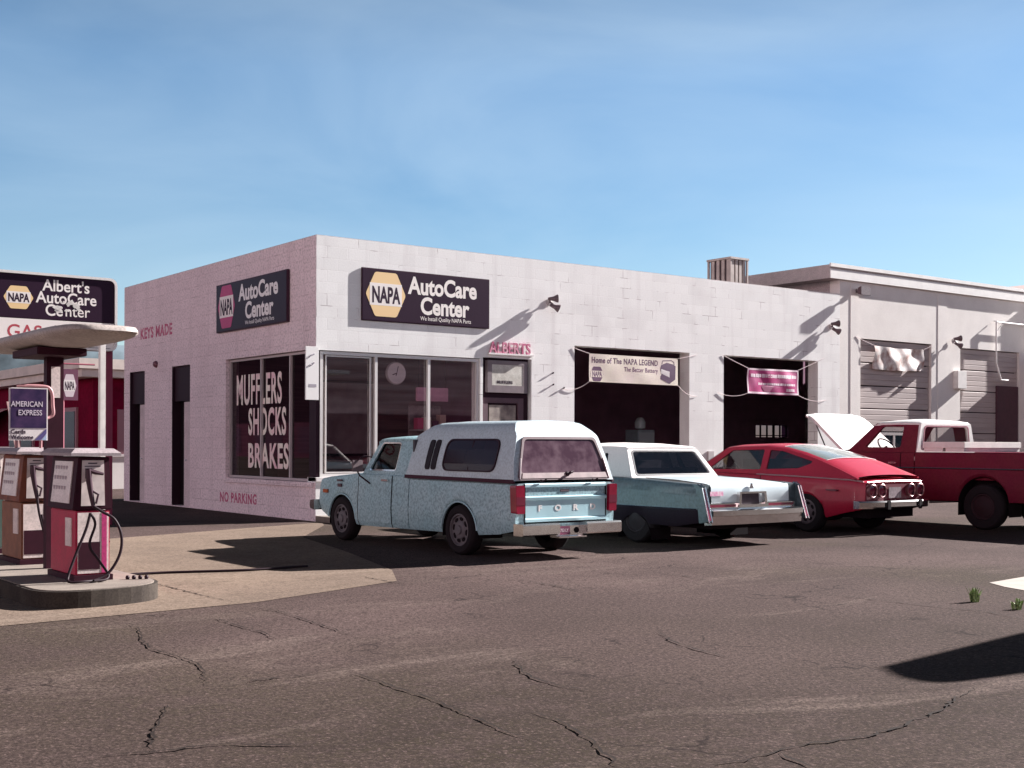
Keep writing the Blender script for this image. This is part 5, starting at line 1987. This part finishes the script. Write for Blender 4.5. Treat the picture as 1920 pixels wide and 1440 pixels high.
def pump(name, label, loc, body_m, end_m, stripe_m, upper_m, dial_m, rz=0.0, hose_full=True):
    p = thing(name, label, 'fuel pump', loc, rz, 'fuel pumps on the island')
    wx, ly = 0.15, 0.36           # half width (x), half length (y)
    mm = MB()
    mm.box(-wx - .02, -ly - .03, 0.0, wx + .02, ly + .03, 0.05)
    mm.build('base', pump_dark, p)
    mm = MB()
    mm.box(-wx, -ly, 0.051, wx, ly, 0.615)
    low = mm.build('cabinet', body_m, p, bevel=0.008)
    # end face panel with stripe
    plate_part('end_panel', [(-wx + .015, .065), (wx - .012, .065), (wx - .012, .60), (-wx + .015, .60)], [], FRONT(-ly - .008), 0, .0075, end_m, low)
    plate_part('stripe', [(wx - .075, .066), (wx - .03, .066), (wx - .03, .599), (wx - .075, .599)], [], FRONT(-ly - .0105), 0, .002, stripe_m, low)
    mm = MB()
    mm.box(-wx - .012, -ly + .10, .30, -wx - .001, -ly + .26, .55)
    mm.build('notice', pump_white, low)
    # dark recess low on the end panel
    plate_part('grille', [(-wx + .02, .10), (wx - .09, .10), (wx - .09, .34), (-wx + .02, .34)], [], FRONT(-ly - .011), 0, .0025, pump_dark, low)
    # upper housing, wider at the bottom
    mm = MB()
    mm.loft([[(-wx - .03, -ly - .01, .625), (wx + .02, -ly - .01, .625), (wx + .02, ly + .01, .625), (-wx - .03, ly + .01, .625)],
             [(-wx + .02, -ly - .01, 1.09), (wx - .01, -ly - .01, 1.09), (wx - .01, ly + .01, 1.09), (-wx + .02, ly + .01, 1.09)]], closed=True)
    up = mm.build('upper_housing', upper_m, p, bevel=0.006)
    sx = lambda z: -wx - .03 + (z - .625) / .465 * .05
    plate_part('dial_panel', [(-.26, .68), (.26, .68), (.25, 1.05), (-.25, 1.05)], [], lambda u, v, d: (sx(v) - .009 + d, u, v), 0, .0085, dial_m, up)
    mm = MB()
    for k in range(3):
        for q in range(5):
            mm.box(sx(.99 - .09 * k) - .0105, .17 - .075 * q, .955 - .09 * k, sx(.99 - .09 * k) - .0085, .22 - .075 * q, 1.01 - .09 * k)
    mm.build('dial_digits', mat('dial digits', (0.30, 0.24, 0.26), 0.5), up)
    plate_part('nozzle_panel', [(-.11, .66), (.10, .66), (.09, 1.06), (-.10, 1.06)], [], FRONT(-ly - .0185), 0, .008, mat('nozzle panel', (0.66, 0.57, 0.54), 0.5, var=0.5, vscale=9), up)
    mm = MB()
    mm.box(-.08, -ly - .0205, 1.005, .06, -ly - .0190, 1.012)
    mm.box(-.05, -ly - .0205, 1.03, .03, -ly - .0190, 1.04)
    mm.build('panel_lettering', ink, up)
    # roof cap
    mm = MB()
    mm.loft([[(-wx - .07, -ly - .09, 1.10), (wx + .07, -ly - .09, 1.10), (wx + .07, ly + .09, 1.10), (-wx - .07, ly + .09, 1.10)],
             [(-wx - .07, -ly - .09, 1.125), (wx + .07, -ly - .09, 1.125), (wx + .07, ly + .09, 1.125), (-wx - .07, ly + .09, 1.125)],
             [(-wx - .02, -ly - .04, 1.165), (wx + .02, -ly - .04, 1.165), (wx + .02, ly + .04, 1.165), (-wx - .02, ly + .04, 1.165)]], closed=True)
    mm.build('cap', mat('cap grey', (0.34, 0.28, 0.29), 0.6, var=0.4, vscale=6, var2=0.4), p)
    # nozzle resting in its boot
    yn = -ly - .06
    mm = MB()
    mm.tube([(-.06, yn, .98), (-.055, yn, .88), (-.04, yn, .78), (-.02, yn - .01, .66)], [.022, .026, .022, .018], 10)
    mm.tube([(-.06, yn, .975), (.0, yn, .955), (.07, yn - .005, .94)], [.018, .02, .012], 8)
    mm.tube([(-.04, yn, .80), (.02, yn - .02, .76), (.0, yn - .02, .68)], .010, 8)
    mm.box(-.075, -ly - .045, .90, -.025, -ly - .019, .99)
    nzl = mm.build('nozzle', mat('nozzle metal', (0.06, 0.035, 0.045), 0.4, metal=0.4), p, smooth=40)
    # hose loop
    if hose_full:
        path = [(-.02, yn - .01, .66), (.05, yn - .03, .61), (.15, yn - .06, .54), (.205, yn - .08, .40), (.19, yn - .09, .24), (.10, yn - .10, .09), (-.02, yn - .12, .025),
                (-.16, yn - .17, .02), (-.27, yn - .15, .022), (-.26, yn - .10, .08), (-.17, yn - .05, .28), (-.09, yn - .03, .46), (-.05, yn - .02, .60)]
        path2 = [(-.05, yn - .02, .60), (-.01, yn - .03, .50), (-.06, yn - .035, .32), (.02, yn - .05, .18), (.09, yn - .08, .06), (.05, yn - .12, .02), (-.06, yn - .15, .02)]
    else:
        path = [(-.02, yn - .01, .66), (.0, yn - .02, .5), (.05, yn - .03, .3), (.02, yn - .02, .5)]
        path2 = None
    mm = MB()
    mm.tube(smooth_path(path, 7), .0125, 8)
    if path2:
        mm.tube(smooth_path(path2, 7), .0115, 8)
    mm.build('hose', hose_m, p, smooth=50)
    return p


dial_w = mat('dial glass', (0.84, 0.75, 0.71), 0.25, var=0.25, vscale=5, var2=0.3, v2scale=55)
pump('fuel_pump', 'red fuel pump with a looped black hose at the island end', (-6.70, -8.17, 0.151), pump_red, pump_white, magenta, pump_dark, dial_w)
pump('fuel_pump', 'brown and white fuel pump with an orange stripe behind the red pump', (-6.66, -6.36, 0.151), mat('pump brown', (0.24, 0.085, 0.04), 0.6, var=0.6, var2=0.3),
     pump_white, mat('orange stripe', (0.60, 0.10, 0.03), 0.5), mat('pump rust', (0.20, 0.055, 0.025), 0.7, var=0.8, vscale=7, tint=(0.06, 0.015, 0.012)), dial_w, 0, False)
pump('fuel_pump', 'pale grey fuel pump cut by the left edge of the photo', (-6.72, -4.9, 0.151), mat('pump grey', (0.50, 0.46, 0.42), 0.5, var=0.4), pump_white,
     mat('green stripe', (0.06, 0.10, 0.08), 0.5), pump_white, dial_w, 0, False)
# hose coils and fittings on the island nose
m = MB()
for k in range(4):
    m.lathe([(.016, 0), (.02, .02), (.012, .035)], (-6.42 + .05 * k, -8.62 - .02 * k, .151), (0, 0, 1), 8)
tag(m.build('hose_fittings', dark_trim), 'small dark fittings lying on the island beside the red pump', 'fittings')

# lens shaped light canopy over the island
lc = thing('island_light', 'long pale light canopy on a post above the pumps', 'light', (-6.68, -7.20, 0.0))
m = MB()
rows = []
N = 40
for z, k in ((2.262, 0.0), (2.265, .30), (2.278, .62), (2.298, .88), (2.315, .965), (2.338, 1.0), (2.362, .995), (2.382, .975), (2.393, .92), (2.40, .5), (2.402, 0.0)):
    row = []
    for i in range(N):
        t = 2 * math.pi * i / N
        c, s = math.cos(t), math.sin(t)
        q = 1 / max(abs(c) ** 5 + abs(s) ** 5, 1e-6) ** (1 / 5)
        row.append((0.01 + (.375 - .0 * k) * max(k, .001) * q * c, -.05 + (1.62 - .30 * (1 - max(k, .001))) * max(k, .001) ** .6 * q * s, z))
    rows.append(row)
m.loft(rows, closed=True)
m.build('canopy', mat('canopy paint', (0.40, 0.34, 0.31), 0.6, var=0.4, vscale=4, var2=0.5, v2scale=45), lc, smooth=50)
m = MB()
m.box(-.24, -.42, 2.19, .22, .42, 2.262)
m.build('light_tray', pump_dark, lc, bevel=.006)
m = MB()
m.box(-.045, -.05, 0, .115, .05, 2.188)
m.build('post', pump_dark, lc)
m = MB()
m.box(-.005, -.056, 1.80, .08, -.0505, 2.10)
m.build('post_panel', pump_white, lc)

# card sign in a pipe frame above the second pump
cs = thing('card_sign', 'dark blue card sign in a pipe frame above the brown pump', 'sign', (-6.985, -7.56, 1.316))
m = MB()
m.box(-.175, -.012, .07, .175, 0, .56)
m.build('panel', mat('sign cream', (.74, .68, .66), .5, var=.2), cs)
plate_part('dark_field', [(-.163, .185), (.163, .185), (.163, .550), (-.163, .550)], [], FRONT(-.0155), 0, .003, mat('card blue', (.03, .02, .06), .4, var=.6, vscale=8, tint=(.10, .05, .12)), cs)
m = MB()
m.text('AMERICAN', .070, MF(-.158, -.017, .385), .014, .83, ext=.001)
m.text('EXPRESS', .070, MF(-.095, -.017, .305), .014, .83, ext=.001)
m.build('lettering', mat('card print', (.55, .48, .55), .5), cs)
m = MB()
m.text('Cards', .056, MF(-.160, -.0135, .134), .012, 1.0, ext=.001)
m.text('Welcome', .056, MF(-.160, -.0135, .082), .012, .92, ext=.001)
m.build('small_lettering', ink, cs)
m = MB()
m.plate([(.055, .074), (.11, .074), (.163, .135), (.163, .182)], [], FRONT(-.0145), 0, .002)
m.build('diagonal_stripe', mat('stripe blue', (.08, .06, .20), .5), cs)
m = MB()
m.plate([(.118, .074), (.163, .074), (.163, .128)], [], FRONT(-.0145), 0, .002)
m.build('diagonal_stripe', mat('stripe pale', (.35, .45, .62), .5), cs)
m = MB()
m.tube(smooth_path([(-.10, .02, .575), (.0, .02, .58), (.14, .02, .578), (.20, .02, .56), (.225, .02, .50), (.23, .02, .40), (.235, .02, .32), (.20, .02, .29), (.17, .012, .28)], 5), .016, 8)
m.tube([(-.10, .02, 0), (-.10, .02, .08)], .014)
m.tube([(.12, .02, 0), (.12, .02, .08)], .014)
m.build('pipe_frame', mat('pipe red', (.35, .16, .17), .5, var=.5), cs, smooth=50)

# ------------------------------------------------------------------ big station sign behind the pumps
ss = thing('station_sign', 'big dark station sign with a white price strip on a red post', 'sign', (-3.25, 1.0, 0))
XL = -3.6
m = MB()
loop = rpoly([(XL, 2.87), (.06, 2.87), (.06, 4.07), (XL, 4.07)], .14, 6)
inner = rpoly([(XL + .04, 2.91), (.02, 2.91), (.02, 4.03), (XL + .04, 4.03)], .11, 6)
m.plate(loop, [inner], FRONT(-.10), 0, .22)
m.build('frame', white_trim, ss)
m = MB()
m.plate(inner, [], FRONT(-.06), 0, .15)
fc = m.build('cabinet', sign_edge, ss)
plate_part('upper_face', rpoly([(XL + .05, 3.34), (.012, 3.34), (.012, 4.022), (XL + .05, 4.022)], .06, 4), [], FRONT(-.075), 0, .0145, sign_dark, ss)
plate_part('lower_face', [(XL + .05, 2.92), (.012, 2.92), (.012, 3.325), (XL + .05, 3.325)], [], FRONT(-.075), 0, .0145, cream, ss)
logo(ss, FRONT(-.075), lambda u, v: MF(u, -.0774, v), -1.51, 3.655, .46, .36, yellow)
m = MB()
m.text("Albert's", .255, MF(-1.14, -.0754, 3.795), .018, .93, ext=.0003)
m.text('AutoCare', .255, MF(-1.24, -.0754, 3.60), .018, .93, ext=.0003)
m.text('Ce', .255, MF(-1.10, -.0754, 3.40), .018, .93, ext=.0003)
m.text('nter', .255, MF(-.79, -.0754, 3.40), .004, .93, ext=.0003)
m.build('lettering', cream, ss)
m = MB()
rk = random.Random(8)
for k in range(13):
    cx, cz = -.74 + rk.uniform(-.22, .22), 3.535 + rk.uniform(-.06, .10)
    r = rk.uniform(.02, .06)
    m.plate([(cx + r * rk.uniform(.5, 1.5) * math.cos(t), cz + r * rk.uniform(.4, 1.1) * math.sin(t)) for t in [2 * math.pi * q / 9 for q in range(9)]], [], FRONT(-.0762 - .0003 * k), 0, .0002)
m.build('broken_patch', mat('bare patch', (.72, .68, .64), .7, var=.5, vscale=20), ss)
m = MB()
m.text('GAS', .30, MF(-1.69, -.0754, 3.02), .012, .98, ext=.0003)
m.build('price_lettering', mat('gas red', (.42, .05, .07), .5), ss)
m = MB()
m.box(-.95, -.079, 3.22, -.10, -.0755, 3.245)
m.box(-.90, -.079, 3.165, -.45, -.0755, 3.182)
m.build('price_rule', ink, ss)
m = MB()
m.box(-.045, .12, 0, .06, .24, 4.03)
m.build('post', mat('post red', (.20, .015, .05), .5, var=.3), ss)
m = MB()
m.box(XL + .1, .12, 0, XL + .2, .24, 4.03)
m.build('post', mat('post red', (0, 0, 0)), ss)

wp = thing('sign_pole', 'square white pole standing between the red pump and the workshop', 'pole', (-4.59, -2.5, 0))
m = MB()
m.box(-.038, -.038, .03, .038, .038, 2.93)
m.build('shaft', mat('post white', (.78, .74, .70), .5, var=.3), wp, bevel=.005)
m = MB()
m.box(-.09, -.09, .001, .09, .09, .029)
m.build('base_plate', lamp_dark, wp)

# ------------------------------------------------------------------ far shop across the side street
fs = thing('far_shop', 'dark red shop with a white roof fascia behind the pumps', 'shop', (4.67, 26.51, 0))
wine = mat('wine red wall', (.20, .003, .028), .9, spec=.05, var=.7, vscale=.8, tint=(.07, .003, .015), var2=.4, v2scale=6)
m = MB()
m.box(0.3, 0.3, 0, 14, 26, 3.75)
m.build('wall', wine, fs)
m = MB()
m.box(-.3, -.3, 3.76, 14.5, 26.5, 4.05)
m.box(-.45, -.45, 4.051, 14.6, 26.6, 4.42)
m.build('roof', mat('far fascia', (.72, .62, .55), .7, var=.3, vscale=1.5), fs)
for k in range(4):
    m = MB()
    y = 2.0 + 5.6 * k
    m.box(.22, y, .3, .299, y + 3.6, 2.7)
    f = m.build('window', mat('far window frame', (.34, .16, .18), .6), fs)
    m = MB()
    m.box(.20, y + .15, .45, .219, y + 1.7, 2.55)
    m.box(.20, y + 1.9, .45, .219, y + 3.45, 2.55)
    m.build('pane', mat('far pane', (.05, .02, .035), .12), f)
m = MB()
m.box(1.2, .24, 0, 2.3, .299, 2.6)
m.build('door', mat('far door', (.30, .14, .16), .6), fs)
for x in (3.0, 6.0):
    m = MB()
    m.box(x, .22, .6, x + 2.2, .299, 2.6)
    f = m.build('window', mat('far window frame', (0, 0, 0)), fs)
    m = MB()
    m.box(x + .15, .20, .75, x + 2.05, .219, 2.45)
    m.build('pane', mat('far pane', (0, 0, 0)), f)
m = MB()
for k in range(9):
    y0 = 11.3 + .42 * k
    m.loft([[(.29, y0, 2.85), (-1.3, y0, 2.15), (-1.3, y0, 1.95)], [(.29, y0 + .22, 2.85), (-1.3, y0 + .22, 2.15), (-1.3, y0 + .22, 1.95)]], cap=False)
aw = m.build('awning', mat('awning red', (.42, .03, .06), .7), fs)
m = MB()
for k in range(9):
    y0 = 11.52 + .42 * k
    m.loft([[(.29, y0, 2.85), (-1.3, y0, 2.15), (-1.3, y0, 1.95)], [(.29, y0 + .20, 2.85), (-1.3, y0 + .20, 2.15), (-1.3, y0 + .20, 1.95)]], cap=False)
m.build('awning_stripes', mat('awning white', (.7, .62, .58), .7), aw)
hs = thing('hanging_sign', 'small dark framed sign with a pale hexagon hung by the far shop', 'sign', (3.69, 25.5, 0))
m = MB()
m.box(-.30, -.04, 2.86, .30, .04, 3.96)
m.build('panel', mat('hanging dark', (.16, .05, .09), .5), hs)
logo(hs, FRONT(-.04), lambda u, v: MF(u, -.0424, v), 0, 3.38, .48, .80, mat('hanging pale', (.66, .56, .58), .5))
m = MB()
m.tube([(-.22, 0, 0), (-.22, 0, 2.86)], .05)
m.tube([(-.22, 0, 3.96), (-.22, 0, 4.15), (.9, 0, 4.15)], .03)
m.build('post', mat('hanging post', (.28, .06, .09), .6), hs)
lw = thing('low_wall', 'pale low wall running in front of the far shop', 'wall', (-2.0, 17.0, 0))
m = MB()
m.box(-0.5, 0, 0, 5.0, .2, 0.95)
m.build('wall', annex_paint, lw)
m = MB()
m.box(-.55, -.04, 0.951, 5.05, .24, 1.02)
m.build('coping', mat('coping', (0, 0, 0)), lw)
for nm, lb, x0, lean in (('leaning_pole', 'thin brown pole leaning against the low wall beside the far shop', -1.0, -.9), ('leaning_board', 'narrow pale board leaning on the low wall beside the far shop', -.3, -.35)):
    m = MB()
    if 'pole' in nm:
        m.tube([(x0, 16.5, 0), (x0 + lean, 16.9, 3.2)], .035)
    else:
        m.loft([[(x0 - .07, 16.5, 0), (x0 + .07, 16.5, 0), (x0 + .07, 16.54, 0), (x0 - .07, 16.54, 0)],
                [(x0 + lean - .07, 16.86, 2.5), (x0 + lean + .07, 16.86, 2.5), (x0 + lean + .07, 16.9, 2.5), (x0 + lean - .07, 16.9, 2.5)]], closed=True)
    tag(m.build(nm, mat(nm + ' wood', (.30, .10, .11) if 'pole' in nm else (.45, .28, .26), .7)), lb, 'pole' if 'pole' in nm else 'board')

# ------------------------------------------------------------------ added slab outside the frame, cut to throw a shadow patch on the asphalt
cp = thing('shade_slab', 'added unseen slab that shades the asphalt at the lower right', 'canopy', (0, 0, 0))
Hc = 3.6
kx, ky = SUNV.x / SUNV.z * Hc, SUNV.y / SUNV.z * Hc
m = MB()
pts = smooth_path([(-3.80, -14.80, 0), (-3.99, -15.08, 0), (-3.93, -15.34, 0), (-3.4, -15.42, 0)], 4)
loop = [(p.x + kx, p.y + ky) for p in pts] + [(x + kx, y + ky) for x, y in ((-2.7, -15.42), (2.4, -15.2), (2.4, -14.1), (-1.91, -14.53), (-3.905, -14.774))]
m.plate(loop[:-1], [], FLAT(Hc), -.06, .06)
m.build('shade_slab_top', white_trim, cp)
m = MB()
m.box(kx + 1.4, ky - 14.9, 0, kx + 1.55, ky - 14.75, Hc - .061)
m.build('post', white_trim, cp)  # post of the added unseen shade slab

# ------------------------------------------------------------------ buildings across the streets: seen mirrored in the shop windows
siding = mat('street siding', (.78, .54, .52), .9, spec=.1, var=.9, vscale=1.2, tint=(.26, .13, .14), stretch=(.1, .1, 2.2))
dark_siding = mat('dark siding', (.016, .006, .011), .9, spec=.05, var=.6, vscale=.8)
for nm, lb, loc, rz, ln in (('street_building', 'long brown boarded building across the street, mirrored in the front shop window', (16, -52, 0), 0, 70),
                            ('street_building', 'dark brown boarded building across the side street, mirrored in the side shop window', (-44, 92, 0), R(-90), 90)):
    sb = thing(nm, lb, 'building', loc, rz)
    m = MB()
    m.box(-ln / 2, -8, 3.301, ln / 2, 0, 11.0)
    m.build('wall', dark_siding if rz else siding, sb)
    m = MB()
    m.box(-ln / 2, -8, 0, ln / 2, .05, 3.3)
    m.build('dark_base', mat('street base', (.07, .02, .035), .9, spec=.05, var=.6, vscale=.5), sb)
    m = MB()
    m.box(-ln / 2 - .4, -8.4, 11.001, ln / 2 + .4, .4, 11.4)
    m.build('roof', white_trim, sb)
    for k in range(7):
        m = MB()
        m.box(-ln / 2 + 3 + k * 9.4, .051, .4, -ln / 2 + 9 + k * 9.4, .12, 2.9)
        m.build('window', MATS['far pane'], sb)

# ------------------------------------------------------------------ weeds and a dark tube for a thin ground shadow
weed_m = mat('weed green', (.24, .33, .13), .8, var=.5, vscale=30, tint=(.22, .32, .10))
for i, (x, y, hgt, lb) in enumerate(((-.56, -13.25, .15, 'small green weed standing upright beside the bright concrete patch'), (-.72, -13.75, .10, 'low green weed sprawling at the right edge of the asphalt'))):
    w = thing('weed', lb, 'weed', (x, y, 0), 0, 'weeds growing from the asphalt')
    rw_ = random.Random(20 + i)
    m = MB()
    for k in range(46):
        a0, ln = rw_.uniform(0, 6.28), hgt * rw_.uniform(.35, 1.0)
        out = rw_.uniform(.05, .5) * ln
        b0 = (rw_.uniform(-.03, .03), rw_.uniform(-.03, .03))
        wd = rw_.uniform(.004, .011)
        c, s = math.cos(a0), math.sin(a0)
        m.loft([[(b0[0] - s * wd * q, b0[1] + c * wd * q, 0.001), (b0[0] + s * wd * q, b0[1] - c * wd * q, 0.001)] if t == 0 else
                [(b0[0] + c * out * t * t - s * wd * q, b0[1] + s * out * t * t + c * wd * q, ln * t), (b0[0] + c * out * t * t + s * wd * q, b0[1] + s * out * t * t - c * wd * q, ln * t)]
                for t, q in ((0, .5), (.4, 1.2), (.8, .9), (1, .1))], cap=False)
    m.build('leaves', weed_m, w)
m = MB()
m.tube(smooth_path([(-5.85, -6.99, .022), (-5.49, -6.98, .018), (-5.18, -7.07, .018), (-4.82, -7.19, .018), (-4.54, -7.24, .018), (-3.9, -7.2, .018)], 6), .013, 8)  # dark tube laid where a thin shadow crosses the concrete
tag(m.build('shadow_line', hose_m, smooth=50), 'thin dark tube standing in for a shadow line between pumps and pickup', 'hose')
bpy.context.view_layer.update()
